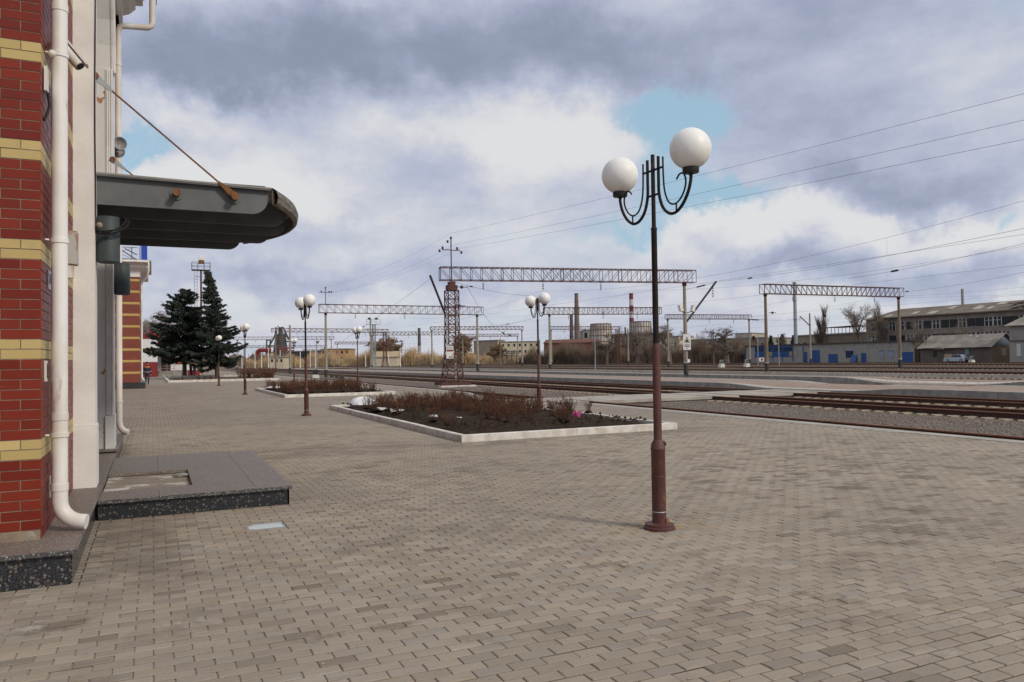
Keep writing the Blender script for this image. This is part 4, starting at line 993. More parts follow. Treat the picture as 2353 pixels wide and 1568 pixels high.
# ================================================================ FAR STATION WING
fw = thing('station_wing', 'far red brick station wing with yellow bands and white cornice', 'building', (-.8, 58.8, 0))
YW = 58.75
FBR = mat_brick('far_red_brick', (.19, .026, .016), (.235, .040, .022), (.26, .13, .09), bw=.26, rh=.0788, ms=.007, axis='SZ', rough=.55)
part(MB().box(-14, -.80, YW, YW + 7.5, .2, 8.0), 'wall', FBR, fw, world=True)
part(MB().box(-14, -.46, YW - .32, YW + 7.8, -.1, .42), 'plinth', GRANITE, fw, world=True)
for i in range(9):
    z = 1.0 + i * .79
    part(MB().box(-14, -.79, YW - .01, YW + 7.51, z, z + .158), 'yellow_band', MATS['yellow_band'], fw, world=True)
CW = MATS['cornice_white']
part(MB().box(-14, -.74, YW - .06, YW + 7.56, 7.62, 8.02), 'frieze', CW, fw, world=True)
part(MB().prism([(YW - .1, 8.02), (YW - .30, 8.2), (YW - .42, 8.24), (YW - .42, 8.36), (YW - .62, 8.5), (YW - .62, 8.62), (YW + 7.5, 8.62), (YW + 7.5, 8.02)], 'x', -14, -.28), 'cornice', CW, fw, world=True)
part(MB().box(-14, -.05, YW - .82, YW + 8.0, 8.63, 8.72), 'roof_edge', M('roof_pale', (.50, .47, .42), rough=.7), fw, world=True)
part(MB().tube([(-14, YW - .8, 8.60), (-.2, YW - .8, 8.60)], .07, 8), 'gutter', PIPEW, fw, True, world=True)
part(MB().prism([(-13, 8.72), (-1.2, 8.72), (-3.5, 9.4), (-13, 9.6)], 'y', YW + .6, YW + 6), 'hip_roof', M('tan_roof', (.42, .33, .21), (.34, .26, .17), scale=2, rough=.8), fw, world=True)
P = [(-.22, YW - .8, 8.58), (-.22, YW - .8, 8.0), (-.3, YW - .6, 7.6), (-.62, YW - .12, 7.25), (-.66, YW - .1, 7.0), (-.66, YW - .1, .75), (-.6, YW - .14, .62), (-.5, YW - .2, .55)]
o = solo(MB().tube(P, .06, 10), 'drainpipe', PIPEW, 'white drainpipe on the corner of the far brick station wing', 'drainpipe', (-.6, YW - .1, 0), True)
rl = thing('roof_railing', 'black wrought iron railing on the roof of the far station wing', 'railing', (-3, YW - .4, 8.72))
for x in (-1.25, -3.0, -4.75, -6.5):
    part(MB().bar((x, YW - .4, 8.72), (x, YW - .4, 9.62), .05), 'post', BLACKP, rl, world=True)
for x in (-1.25, -3.0, -4.75):
    part(MB().bar((x, YW - .4, 8.85), (x - 1.75, YW - .4, 9.52), .022).bar((x, YW - .4, 9.52), (x - 1.75, YW - .4, 8.85), .022), 'cross_brace', BLACKP, rl, world=True)
for z in (8.8, 9.58): part(MB().bar((-.9, YW - .4, z), (-6.6, YW - .4, z), .035), 'rail', BLACKP, rl, world=True)
part(MB().bar((-.95, YW - .4, 8.75), (-1.9, YW + .6, 9.5), .05).bar((-.95, YW - .4, 9.1), (-1.7, YW + .4, 9.6), .05), 'stay', BLACKP, rl, world=True)
part(MB().bar((-.75, YW - .4, 8.72), (-.75, YW - .4, 11.2), .05), 'end_post', BLACKP, rl, world=True)
solo(MB().box(-.68, -.30, YW - .43, YW - .37, 8.74, 11.2), 'banner', BLUEF, 'tall narrow blue banner at the roof edge of the far wing', 'banner', (-.5, YW - .4, 8.74))

# red and white pavilion behind the wing
RW = M('red_cladding', (.23, .022, .022), (.18, .02, .02), scale=2, rough=.55); WW = M('white_cladding', (.66, .67, .68), rough=.6)
kv = thing('pavilion', 'low red and white pavilion with gabled red roof behind the far wing', 'building', (1, 118, 0))
q0, q1, q2 = AD(325, 865, 112), AD(385, 865, 118), AD(472, 862, 122)
def Zp(px, py, d): return AD(px, py, d).z
part(MB().box(-4, 0.6, 112, 124, -.1, 3.4), 'wall', WW, kv, world=True)
part(MB().box(-4, .62, 111.96, 112.0, 0, 1.95), 'red_panel', RW, kv, world=True)
part(MB().box(-4, .62, 111.95, 112.0, 3.4, 3.75), 'red_panel', RW, kv, world=True)
part(MB().box(-4, .62, 111.95, 112.0, 5.0, 5.7), 'red_panel', RW, kv, world=True)
part(MB().box(-4, .6, 112.0, 113.5, 3.4, 5.7), 'upper_wall', WW, kv, world=True)
part(MB().prism([(-.4, 6.2), (.8, 5.7), (3.0, 3.7), (2.6, 3.6), (.6, 5.3), (-.4, 5.8)], 'y', 111.5, 122), 'roof', RW, kv, world=True)
part(MB().box(.6, 6.2, 119, 128, -.1, 3.5), 'side_wing', WW, kv, world=True)
part(MB().box(.62, 6.22, 118.95, 119.0, -.05, .75), 'red_panel', RW, kv, world=True)
part(MB().box(2.9, 6.22, 118.95, 119.0, 1.6, 2.55), 'red_panel', RW, kv, world=True)
part(MB().box(3.2, 4.6, 118.92, 118.96, 1.75, 2.4), 'orange_poster', M('poster_orange', (.45, .10, .04), rough=.7), kv, world=True)
part(MB().prism([(.6, 4.55), (6.7, 3.3), (6.7, 3.55), (.6, 4.9)], 'y', 118.5, 128), 'side_roof', RW, kv, world=True)
dr = part(MB().box(1.1, 2.3, 118.93, 119.0, .55, 3.0), 'door', M('door_dark_red', (.06, .012, .012), rough=.5), kv, world=True)
part(MB().box(1.0, 1.08, 118.92, 119.0, .5, 3.1).box(2.32, 2.4, 118.92, 119.0, .5, 3.1), 'door_frame', WW, dr, world=True)
part(MB().box(.9, 3.6, 117.5, 119, 3.15, 3.75), 'porch_hood', BLACKP, kv, world=True)
part(MB().box(.7, 4.4, 116.4, 119, -.1, .7), 'stoop', CONC, kv, world=True)
b = MB()
for x in (.9, 1.8, 2.7): b.bar((x, 116.5, .7), (x, 116.5, 1.75), .05)
for z in (1.05, 1.4, 1.75): b.bar((.8, 116.5, z), (2.9, 116.5, z), .05)
part(b, 'handrail', GALV, kv, world=True)

# ================================================================ TREES
NEEDLE = M('spruce_needles', (.050, .064, .050), (.032, .044, .034), scale=.9, amt=1, col3=(.085, .10, .075), scale3=2.6, lo3=.55, hi3=.75, rough=.9)
BARK = M('spruce_bark', (.105, .08, .06), (.06, .045, .035), scale=8, rough=.95)
CONES = M('brown_cones', (.17, .085, .03), rough=.9)
def spruce(x, y, h, rad, seed, label, zlow=1.6, lean=(0, 0), cones=False, shape=1.0, second=None, ex=.78):
    rg = random.Random(seed); t = thing('spruce_tree', label, 'spruce', (x, y, .1))
    def ax(z): u = z / h; return Vector((lean[0] * u * u, lean[1] * u * u, z))
    part(MB().tube([ax(h * i / 8) for i in range(9)], [.24 * (1 - .9 * i / 8) + .012 for i in range(9)], 9), 'trunk', BARK, t, True)
    if second: part(MB().tube([(second, .3, 0), (second * .8, .2, 1.6), (second * .3, .1, 4)], [.16, .14, .08], 8), 'second_trunk', BARK, t, True)
    c = MB(); cn_ = MB(); br = MB(); z = zlow
    while z < h - .15:
        u = z / h; R0 = rad * ((1 - u) ** ex) * (.72 + .5 * rg.random()) * (shape if u > .5 else 1) * (.72 if u < .26 else 1)
        for q in range(rg.randint(4, 6)):
            a = rg.uniform(0, 6.283); L = max(.25, R0 * rg.uniform(.62, 1.18)); o0 = ax(z); dirv = Vector((math.cos(a), math.sin(a), 0))
            droop = rg.uniform(.10, .34) * (1.25 - u); pts = []
            for i in range(6):
                s = i / 5; pts.append(o0 + dirv * (L * s) + Vector((0, 0, -L * droop * math.sin(s * 2.2) + L * .16 * s * s + (L * .3 * s if u > .85 else 0))))
            br.tube(pts, [.03 * (1 - s / 6) for s in range(6)], 4, False)
            nt = int(11 + L * 17)
            for j in range(nt):
                s = (j + .5 + rg.uniform(-.4, .4)) / nt; s = max(.08, min(1, s)); f_ = s * 5; i = min(int(f_), 4); p = pts[i].lerp(pts[i + 1], f_ - i)
                side = rg.choice((-1, 1)); lat = Vector((-dirv.y, dirv.x, 0)) * side
                ll = (.22 + .34 * L * .5 * (1 - .55 * s)) * rg.uniform(.6, 1.25); d = (dirv * rg.uniform(.5, 1.0) + lat * rg.uniform(.1, 1.0) + Vector((0, 0, rg.uniform(-.55, .10)))).normalized()
                wv = d.cross(Vector((0, 0, 1))).normalized()
                for w_ in range(2):
                    w = (wv * math.cos(w_ * 1.4 + .2) + Vector((0, 0, 1)) * math.sin(w_ * 1.4 + .2)) * (ll * rg.uniform(.20, .32))
                    e = p + d * ll; m_ = p + d * ll * .45 + Vector((0, 0, -.03))
                    c.add([p, m_ + w, e, m_ - w], [(0, 1, 2, 3)])
                for w_ in range(3):   # short drooping twigs
                    g = p + d * ll * rg.uniform(.2, 1); hh = rg.uniform(.10, .26); ww = rg.uniform(.03, .06); sx = Vector((rg.uniform(-1, 1), rg.uniform(-1, 1), 0)).normalized() * ww
                    c.add([g - sx, g + sx, g + Vector((rg.uniform(-.08, .08), rg.uniform(-.08, .08), -hh))], [(0, 1, 2)])
                if cones and u > .80 and rg.random() < .25:
                    g = p + Vector((rg.uniform(-.1, .1), rg.uniform(-.1, .1), -.05)); cn_.tube([g, g + Vector((0, 0, -.2))], [.05, .03], 5)
        z += rg.uniform(.16, .34) * (1.1 - .45 * u)
    part(br, 'branches', BARK, t); part(c, 'crown', NEEDLE, t)
    if cn_.v: part(cn_, 'cones', CONES, t)
    return t
def xy(px, d): p = AD(px, 850, d); return p.x, p.y
x1, y1 = xy(424, 86); spruce(x1, y1, 9.9, 4.3, 3, 'broad dark spruce with two bare lower trunks in the kerbed bed', 2.3, (.1, 0), second=.75, shape=1.15, ex=.62)
x2, y2 = xy(499, 84); spruce(x2, y2, 11.7, 3.3, 9, 'taller spruce with leaning cone-laden top beside the floodlight mast', 1.5, (-1.0, 0), True, .72)
# tree bed with white kerb
tb = thing('tree_bed', 'kerbed earth bed in which the two spruces stand', 'flower bed', (6, 92, 0))
part(MB().box(1.4, 10.7, 75.1, 108, -.05, .10), 'soil', M('litter_soil', (.075, .05, .032), (.13, .09, .055), scale=2, rough=1, bump=.6, bscale=12), tb, world=True)
for i in range(4): part(MB().box(1.25 + i * 2.38, 1.25 + i * 2.38 + 2.36, 74.9, 75.08, -.05, .2), 'kerb_stone', KERBW, tb, world=True)
for i in range(8): part(MB().box(1.22, 1.38, 75.1 + i * 4.1, 75.1 + i * 4.1 + 4.08, -.05, .2), 'kerb_stone', KERBW, tb, world=True)
for i in range(4): part(MB().box(1.5 + i * 2.3, 1.5 + i * 2.3 + 2.28, 93, 93.16, .1, .34), 'inner_kerb', KERBW, tb, world=True)
rg = random.Random(77)
for i in range(16):
    x, y = rg.uniform(8.6, 11.4), rg.uniform(76, 90); place_rose(HEDGE[i % 4], x, y, .1, rg.uniform(0, 6), rg.uniform(1.5, 2.2), 'dry brown shrub at the end of the spruce bed', 'dry shrubs by the spruces')
for i in range(7):
    x, y = rg.uniform(1.8, 8.5), rg.uniform(76, 80); place_rose(HEDGE[i % 4], x, y, .08, rg.uniform(0, 6), rg.uniform(.7, 1.1), 'low dry plant under the spruces by the white kerb', 'low plants under the spruces')

def bare_tree(mb, base, h, spread, seed, levels=4, trunk_r=.16, up=.5, nb=4, first=.25, rscale=.6, twig_min=.012, droop=0.0, tf=.55):
    rg = random.Random(seed)
    def grow(p, d, L, r, lev):
        mid = p + d * L * .5 + Vector((rg.uniform(-1, 1), rg.uniform(-1, 1), 0)) * L * .05
        d2 = (d + Vector((rg.uniform(-.2, .2), rg.uniform(-.2, .2), rg.uniform(-.02, .12) - droop * (levels - lev)))).normalized(); e = mid + d2 * L * .5
        n = 6 if lev == levels else (4 if r > .03 else 3)
        mb.tube([p, mid, e], [r, r * .82, max(r * .62, twig_min * .6)], n, False)
        if lev == 0: return
        k_ = nb + (rg.random() < .5)
        for i in range(k_):
            s = first + (1 - first) * (i + rg.random() * .8) / k_ if lev == levels else rg.uniform(.2, 1); s = min(s, 1)
            q = p.lerp(mid, s * 2) if s < .5 else mid.lerp(e, s * 2 - 1)
            a = rg.uniform(0, 6.283); o_ = Vector((math.cos(a), math.sin(a), 0)); o_ = (o_ - d * o_.dot(d)).normalized()
            nd = (d * up + o_ * spread * rg.uniform(.6, 1.2) + Vector((0, 0, .25 - droop * 1.5 * (levels - lev)))).normalized()
            grow(q, nd, L * rg.uniform(.45, .75) * ((1.15 - .35 * s) * (.55 / tf) ** .7 if lev == levels else 1), max(r * rscale * rg.uniform(.6, .9), twig_min), lev - 1)
        if lev == levels: grow(e, d2, L * .6, r * .6, lev - 1)
    grow(Vector((0, 0, 0)), Vector((rg.uniform(-.06, .06), rg.uniform(-.06, .06), 1)).normalized(), h * tf, trunk_r, levels)
TBARK = M('bare_tree_bark', (.15, .118, .098), (.20, .16, .132), scale=3, rough=.95)
TPALE = M('pale_bare_twigs', (.30, .21, .13), (.22, .15, .09), scale=2, rough=.95)
BIRCH = M('birch_bark', (.36, .32, .30), (.16, .12, .11), scale=4, rough=.9, stretch=(1, 1, 3))
BTWIG = M('birch_twig', (.27, .22, .215), (.34, .28, .27), scale=2, rough=.95)
def tree(px, base_py, top_py, d, seed, label, mat=TBARK, spread=.75, levels=4, tr=.2, nb=4, up=.5, group=None, first=.25, tw=.018, droop=0., tmat=None, name='bare_tree', zb=-.1, tf=.55, wide=1.0):
    base = AD(px, base_py, d); base.z = zb; h = AD(px, top_py, d).z - zb
    t = thing(name, label, 'tree', tuple(base), 0, group)
    mb = MB(); bare_tree(mb, None, h, spread, seed, levels, tr, up, nb, first, .6, tw, droop, tf)
    mx = max(v[2] for v in mb.v); f_ = h / mx; mb.v = [(v[0] * f_ * wide, v[1] * f_ * wide, v[2] * f_) for v in mb.v]
    # trunk = the first tube, crown = the rest
    nt = 18; tk = MB(); tk.v = mb.v[:nt]; nf = 12; tk.f = mb.f[:nf]; tk.mi = mb.mi[:nf]
    cr = MB(); cr.v = mb.v[nt:]; cr.f = [tuple(i - nt for i in f) for f in mb.f[nf:]]; cr.mi = mb.mi[nf:]
    part(tk, 'trunk', tmat or mat, t, True); part(cr, 'crown', mat, t)
    return t
tree(352, 860, 690, 134, 5, 'pale bare birch behind the red and white pavilion', BTWIG, .5, 5, .24, 6, .7, tw=.032, droop=.10, first=.2, tmat=BIRCH, name='birch_tree')

# ================================================================ FLOODLIGHT MAST BY THE SPRUCES
ZT = 7.15
o = thing('floodlight_mast', 'tall rusty floodlight mast with railed platform rising behind the spruces', 'floodlight mast', (0, 0, 0))
base = AD(463, 860, 118); base.z = 0; o.location = base; hh = AD(463, 620, 118).z
part(MB().tube([(0, 0, 0), (0, 0, hh)], [.2, .13], 10), 'pole', MAROON, o, True)
b = MB()
for s in (-.2, .2): b.bar((-.75 + s, 0, 3), (-.75 + s, 0, hh), .045)
for i in range(int((hh - 3) / .5)): b.bar((-.95, 0, 3 + i * .5), (-.55, 0, 3 + i * .5), .04)
for i in range(4): b.bar((-.75, 0, 4 + i * (hh - 5) / 3), (0, 0, 4 + i * (hh - 5) / 3), .05)
part(b, 'ladder', MAROON, o)
part(MB().box(-1.3, 1.3, -.7, .7, hh - .1, hh), 'deck', BLACKP, o)
b = MB()
for x in (-1.3, -.45, .45, 1.3):
    for y in (-.7, .7): b.bar((x, y, hh), (x, y, hh + 1.1), .045)
for z in (.55, 1.1):
    for y in (-.7, .7): b.bar((-1.3, y, hh + z), (1.3, y, hh + z), .045)
    for x in (-1.3, 1.3): b.bar((x, -.7, hh + z), (x, .7, hh + z), .045)
part(b, 'railing', BLACKP, o)
part(MB().box(-.35, .45, -.3, .3, hh + .95, hh + 1.5), 'lamp_box', RUSTY, o); part(MB().box(-.33, .43, -.28, .28, hh + 1.5, hh + 1.95), 'lamp_hood', PIPEW, o)

# ================================================================ CATENARY GANTRIES
def truss(mb, a, b_, depth, width, nbay, t, cross=()):
    a, b_ = Vector(a), Vector(b_); d = (b_ - a); L = d.length; d.normalize(); s = Vector((-d.y, d.x, 0)).normalized() * (width / 2); dn = Vector((0, 0, -depth))
    for sg in (1, -1):
        for q in (Vector(), dn): mb.bar(a + s * sg + q, b_ + s * sg + q, t * 1.35)
    for i in range(nbay + 1):
        p = a + d * (L * i / nbay); f = 1.5 if i % 6 == 0 else 1
        for sg in (1, -1): mb.bar(p + s * sg, p + s * sg + dn, t * .75 * f)
        mb.bar(p + s, p - s, t * .6); mb.bar(p + s + dn, p - s + dn, t * .6)
        if i < nbay:
            q = a + d * (L * (i + 1) / nbay); left = i < nbay / 2
            for sg in (1, -1):
                if left or i in cross: mb.bar(p + s * sg, q + s * sg + dn, t * .7)
                if (not left) or i in cross: mb.bar(q + s * sg, p + s * sg + dn, t * .7)
            mb.bar(p + s, q - s, t * .5)
def insulator(mb, p, n, L=.45, r=.09):
    p = Vector(p)
    mb.tube([p, p + Vector((0, 0, -.25 - L))], .015, 4)
    for i in range(n): mb.lathe([(.02, 0), (r, -.02), (r * .8, -.06), (.02, -.07)], (p.x, p.y, p.z - .2 - L * i / n), 8)
def lattice_mast(mb, base, w0, w1, h, nseg, t):
    base = Vector(base)
    def c(u): w = (w0 + (w1 - w0) * min(u * 3.2, 1)) / 2; z = h * u; return [base + Vector((sx * w, sy * w, z)) for (sx, sy) in ((-1, -1), (1, -1), (1, 1), (-1, 1))]
    for i in range(nseg):
        A, B = c(i / nseg), c((i + 1) / nseg)
        for j in range(4):
            mb.bar(A[j], B[j], t * 1.4); k_ = (j + 1) % 4
            mb.bar(A[j], B[k_], t * .75); mb.bar(A[k_], B[j], t * .75); mb.bar(B[j], B[k_], t)
GAN = 'catenary gantries over the tracks'
def pole_part(root, base, h, name='pole', m=POLEC, r0=.19, r1=.13, foot=True):
    part(MB().lathe([(r0, .0), (r0 - (r0 - r1) * .25, h * .25), (r1, h)], base, 14), name, m, root, True)
    if foot:
        part(MB().lathe([(r0 + .012, 0), (r0 + .008, .95), (r0 - .0, .951)], base, 14), 'painted_foot', BLACKP, root, True)
        part(MB().lathe([(r0 + .009, .955), (r0 + .007, 1.05), (r0 - .0, 1.051)], base, 14), 'white_ring', LINEW, root, True)
    part(MB().lathe([(r1 * .9, h - .02), (r1 * 1.35, h + .05), (r1 * 1.5, h + .28), (r1 * 1.2, h + .3)], base, 10), 'cap', TRUSS, root, True)
def gantry(lb, xl, ytl, xr, ytr, dl=None, dr=None, zl=-.3, zr=0., depth=1.0, nbay=20, tm=TRUSS, t=.06, left='pole', right='pole', over=.8, m=POLEC, ins=3, ztop=None, cross=()):
    zt = ztop or 8.8
    if dl is None: dl = (zt - CAMH) * FPX / (hor(xl) - ytl)
    if dr is None: dr = (zt - CAMH) * FPX / (hor(xr) - ytr)
    A, B = AD(xl, ytl, dl), AD(xr, ytr, dr)
    root = thing('catenary_gantry', lb, 'gantry', (A.x, A.y, zl), 0, GAN); o0 = Vector((A.x, A.y, zl))
    d = (B - A); d.z = 0; d.normalize()
    a = Vector((A.x, A.y, zt)) - d * over - o0; e = Vector((B.x, B.y, zt)) + d * over - o0
    mb = MB(); truss(mb, a, e, depth, .75, nbay, t, cross); part(mb, 'beam', tm, root)
    for (P_, kind, z0) in ((A, left, zl), (B, right, zr)):
        bp = Vector((P_.x, P_.y, z0)) - o0; h = zt - depth - z0 - .3
        if kind == 'pole': pole_part(root, bp, h, m=m)
        elif kind == 'lattice':
            mb = MB(); lattice_mast(mb, bp, 1.5, .72, h + .3, 12, .055); part(mb, 'lattice_mast', TRUSS, root)
    b = MB()
    for i in range(ins):
        u = (i + .7) / (ins + .4); p = a.lerp(e, u) + Vector((0, 0, -depth - .05))
        b.bar(p + Vector((-.35, 0, 0)) * 1, p + Vector((.35, 0, 0)), .05); insulator(b, p, 3)
    if ins: part(b, 'insulators', INSUL, root)
    return root, A, B, d
# G1: big near gantry with the lattice mast
g1, A1, B1, d1 = gantry('near rust brown gantry from red lattice mast to concrete pole with warning sign', 1037, 616, 1572, 627, 60.0, 64.5, -.3, .14, 1.0, 26, t=.043, left='none', over=.9, ins=4, cross=(10, 11, 12, 13, 14))
o0 = Vector(g1.location); mb = MB(); lattice_mast(mb, (0, 0, .15), 1.45, .86, 7.15, 11, .05); part(mb, 'lattice_mast', TRUSS, g1)
part(MB().box(-.36, .36, -.36, .36, 7.3, 7.72), 'mast_head', TRUSS, g1); part(MB().box(-.22, .22, -.3, .3, 7.722, 7.98), 'bearing', TRUSS, g1)
part(MB().box(-1.25, 1.15, -.95, -.6, .0, .2), 'steel_footing', TRUSS, g1); part(MB().box(-1.15, 1.2, .6, .95, 0, .2), 'steel_footing', TRUSS, g1)
part(MB().box(-1.35, 0.0, -1.1, -.5, -.16, -.002), 'concrete_footing', KERBW, g1); part(MB().box(.05, 1.5, -1.15, -.5, -.16, -.004), 'concrete_footing', KERBW, g1)
b = MB(); b.bar((0, 0, 8.0), (0, 0, 11.3), .07); b.bar((-.75, 0, 10.45), (.75, 0, 10.45), .06); part(b, 'wire_bracket', TRUSS, g1)
b = MB()
for (x, z) in ((0, 11.4), (-.28, 11.1), (-.7, 10.6), (-.95, 10.35), (.5, 10.6), (.85, 10.3)): b.lathe([(.05, -.1), (.11, -.05), (.05, 0), (.11, .05), (.05, .1)], (x, 0, z), 8)
part(b, 'insulators', INSUL, g1)
sg = part(MB().box(-.86, -.28, -1.0, -.97, 2.05, 3.0), 'notice_board', WW, g1)
part(MB().box(-.82, -.32, -1.006, -1.0, 2.58, 2.72), 'red_band', RW, sg); part(MB().box(-.66, -.40, -1.006, -1.0, 2.12, 2.2), 'red_print', RW, sg); part(MB().box(-.82, -.32, -1.006, -1.0, 2.80, 2.92), 'grey_print', GALV, sg); part(MB().box(-.40, -.31, -1.006, -1.0, 2.10, 2.42), 'yellow_print', YELB, sg)
b = MB()
for i in range(10): b.box(.18, .32, -.1, .1, .35 + i * .2, .5 + i * .2)
part(b, 'white_stripes', LINEW, g1)
for (p0, p1) in (((AD(1023, 722, 59.5)), AD(988, 633, 58.0)),):
    solo(MB().bar(p0, p1, .12), 'catenary_strut', BLACKP, 'dark slanted strut arm leaning out from the red lattice mast', 'strut', tuple(p0))
p0, p1 = AD(1576, 742, 66.5), AD(1646, 647, 66.5)
o = thing('catenary_strut', 'long black slanted strut arm on the concrete pole with warning sign', 'strut', tuple(p0))
part(MB().bar(p0, p1, .15), 'arm', BLACKP, o, world=True); b = MB(); insulator(b, p1 + Vector((-.4, 0, -.15)), 5, 1.1, .11); part(b, 'insulator', INSUL, o, world=True)
# things on the right pole of G1
pb = Vector((B1.x, B1.y, .14))
o = thing('warning_sign', 'white warning sign with black triangle on the concrete gantry pole', 'sign', (pb.x - .25, pb.y - .28, 2.2))
pc = AD(1570, 804, 66); vdir = (Vector((0, 0, 0)) - Vector((pc.x, pc.y, 0))).normalized(); rz = math.atan2(vdir.y, vdir.x) + math.pi / 2
o.location = pb + Vector((-.02, -.26, 2.05)); o.rotation_euler = (0, 0, R(-14))
part(MB().box(-.36, .30, -.015, .015, 0, 1.30), 'plate', WW, o)
part(MB().prism([(-.28, .60), (.22, .60), (-.03, 1.12)], 'y', -.022, -.016), 'triangle_border', BLACK, o)
part(MB().prism([(-.21, .645), (.15, .645), (-.03, 1.02)], 'y', -.026, -.0225), 'triangle_field', M('sign_yellow', (.55, .52, .25), rough=.5), o)
part(MB().box(-.12, .06, -.03, -.0265, .66, .84), 'symbol', BLACK, o)
for i, (w, z) in enumerate(((.46, .44), (.44, .32), (.52, .24), (.16, .12))): part(MB().box(-.03 - w / 2, -.03 + w / 2, -.022, -.016, z, z + .045), 'text_line', RW if i == 0 else BLACK, o)
solo(MB().box(pb.x - .02, pb.x + .24, pb.y - .235, pb.y - .215, 1.15, 1.42), 'number_plate', WW, 'small white number plate low on the concrete gantry pole', 'sign', (pb.x + .1, pb.y - .22, 1.15))
o = thing('floodlights', 'pair of pale floodlights clamped to the concrete gantry pole', 'floodlight', (pb.x, pb.y, 5.3))
for s, px in ((-1, -.5), (1, .75)):
    part(MB().obox((px, -.1, .35), (.13, 0, s * -.02 + .0), (0, .16, 0), (s * .07, 0, .26)), 'lamp_head', PIPEW, o)
    part(MB().bar((px, -.1, .1), (0, -.1, -.05), .06), 'bracket', BLACKP, o)
# other gantries (measured beam ends)
g2, A2, B2, d2 = gantry('gantry with pale concrete poles just past the lattice mast, over the platform tracks', 748, 700, 1096, 706, None, None, -.3, .14, 1.05, 22, t=.045, cross=(8, 9, 10, 11))
b = MB(); b.bar((0, 0, 9.0), (0, 0, 11.3), .07); b.bar((-.8, 0, 10.6), (.8, 0, 10.6), .06)
for (x, z) in ((0, 11.2), (.45, 10.7), (.75, 10.7), (-.5, 10.7)): b.lathe([(.05, -.1), (.11, -.05), (.05, 0), (.11, .05), (.05, .1)], (x, 0, z), 8)
part(b, 'wire_bracket', TRUSS, g2)
g5, A5, B5, d5 = gantry('brown gantry with thick weathered poles in front of the blue doored shed', 1758, 657, 2064, 667, 78, 85, -.1, .05, .95, 28, t=.042, m=POLEW, over=.4)
gantry('gantry whose left pole stands beside the lamp behind the rose bed', 1262, 705, 1506, 711, 109, 112, -.1, 0, .95, 24, t=.055)
gantry('gantry beyond the concrete pole with warning sign, before the spreading bare tree', 1534, 724, 1721, 730, 131, 136, .0, .1, .75, 20, t=.06, over=.3)
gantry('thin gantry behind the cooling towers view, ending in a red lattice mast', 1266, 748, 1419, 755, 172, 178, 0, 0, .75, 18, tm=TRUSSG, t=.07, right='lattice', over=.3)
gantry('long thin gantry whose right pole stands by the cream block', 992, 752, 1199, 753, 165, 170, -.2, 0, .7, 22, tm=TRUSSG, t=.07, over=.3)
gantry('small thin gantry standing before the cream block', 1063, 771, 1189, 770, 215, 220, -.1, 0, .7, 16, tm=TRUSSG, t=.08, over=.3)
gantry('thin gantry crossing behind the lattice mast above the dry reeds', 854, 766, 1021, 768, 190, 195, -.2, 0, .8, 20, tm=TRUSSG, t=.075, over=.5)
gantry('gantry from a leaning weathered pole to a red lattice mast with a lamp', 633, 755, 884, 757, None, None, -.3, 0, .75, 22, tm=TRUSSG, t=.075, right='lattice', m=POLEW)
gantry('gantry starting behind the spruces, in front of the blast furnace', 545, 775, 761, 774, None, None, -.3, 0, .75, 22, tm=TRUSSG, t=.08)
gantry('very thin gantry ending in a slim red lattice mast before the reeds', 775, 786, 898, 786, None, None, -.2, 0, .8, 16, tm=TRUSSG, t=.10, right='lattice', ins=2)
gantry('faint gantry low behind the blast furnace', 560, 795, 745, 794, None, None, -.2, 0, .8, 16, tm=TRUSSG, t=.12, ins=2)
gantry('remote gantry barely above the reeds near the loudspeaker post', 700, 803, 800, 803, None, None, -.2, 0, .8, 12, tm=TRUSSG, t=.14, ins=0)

# single poles
def spole(px, base_py, top_py, d, label, m=POLEC, r=.15, foot=True, zb=-.1, boom=None):
    p = AD(px, base_py, d); p.z = zb; h = AD(px, top_py, d).z - zb
    t = thing('catenary_pole', label, 'pole', tuple(p))
    part(MB().lathe([(r * 1.25, 0), (r, h * .4), (r * .8, h)], n=10), 'shaft', m, t, True)
    if foot: part(MB().lathe([(r * 1.25 + .012, 0), (r * 1.2 + .01, 1.0), (r, 1.001)], n=10), 'painted_foot', BLACKP, t, True)
    if boom:
        q = AD(boom[2], boom[3], d) - p; s = AD(boom[0], boom[1], d) - p
        part(MB().bar(s, q, .13), 'boom', BLACKP, t); b = MB(); insulator(b, q + Vector((0, 0, -.05)), 3); part(b, 'insulator', INSUL, t)
    return t
spole(667, 864, 747, 140, 'leaning concrete pole with thick black foot beside the turnout', POLEC, .2, True, -.4, (663, 780, 638, 749))
spole(1863, 831, 720, 128, 'slim concrete pole with two arms before the blue garage doors', POLEC, .15, True, 0, (1862, 750, 1838, 727))
spole(1444, 830, 755, 170, 'concrete pole in front of the striped chimney', POLEC, .17)
spole(1790, 830, 768, 133, 'thin galvanised post in front of the blue shed windows', GALV, .07, False)
spole(1742, 831, 765, 133, 'thin galvanised post beside the corner of the blue windowed shed', GALV, .07, False)
spole(1368, 846, 762, 100, 'white tube post with horn speakers at the back of the platforms', GALV, .06, False, 0)
spole(1150, 830, 777, 205, 'thin dark wooden pole between gantry and cream block', POLEW, .13, False)
spole(1241, 830, 780, 230, 'thin wooden pole standing before the cream block', POLEW, .13, False)
spole(1640, 828, 758, 175, 'thin weathered pole in the thicket right of the warning sign', POLEW, .13, False)
for i, px in enumerate((545, 556, 586, 601, 617, 644, 690, 702, 713, 725, 840, 893, 920)):
    spole(px, 836, 800 + (i % 4) * 4, 230 + (i % 3) * 18, 'small pale concrete post in the row before the far reeds', PIPEW, .13, False)['group'] = 'pale posts before the reeds'
o = spole(612, 856, 782, 95, 'slim light post with a loudspeaker beside the dwarf signal', GALV, .06, False, -.4)
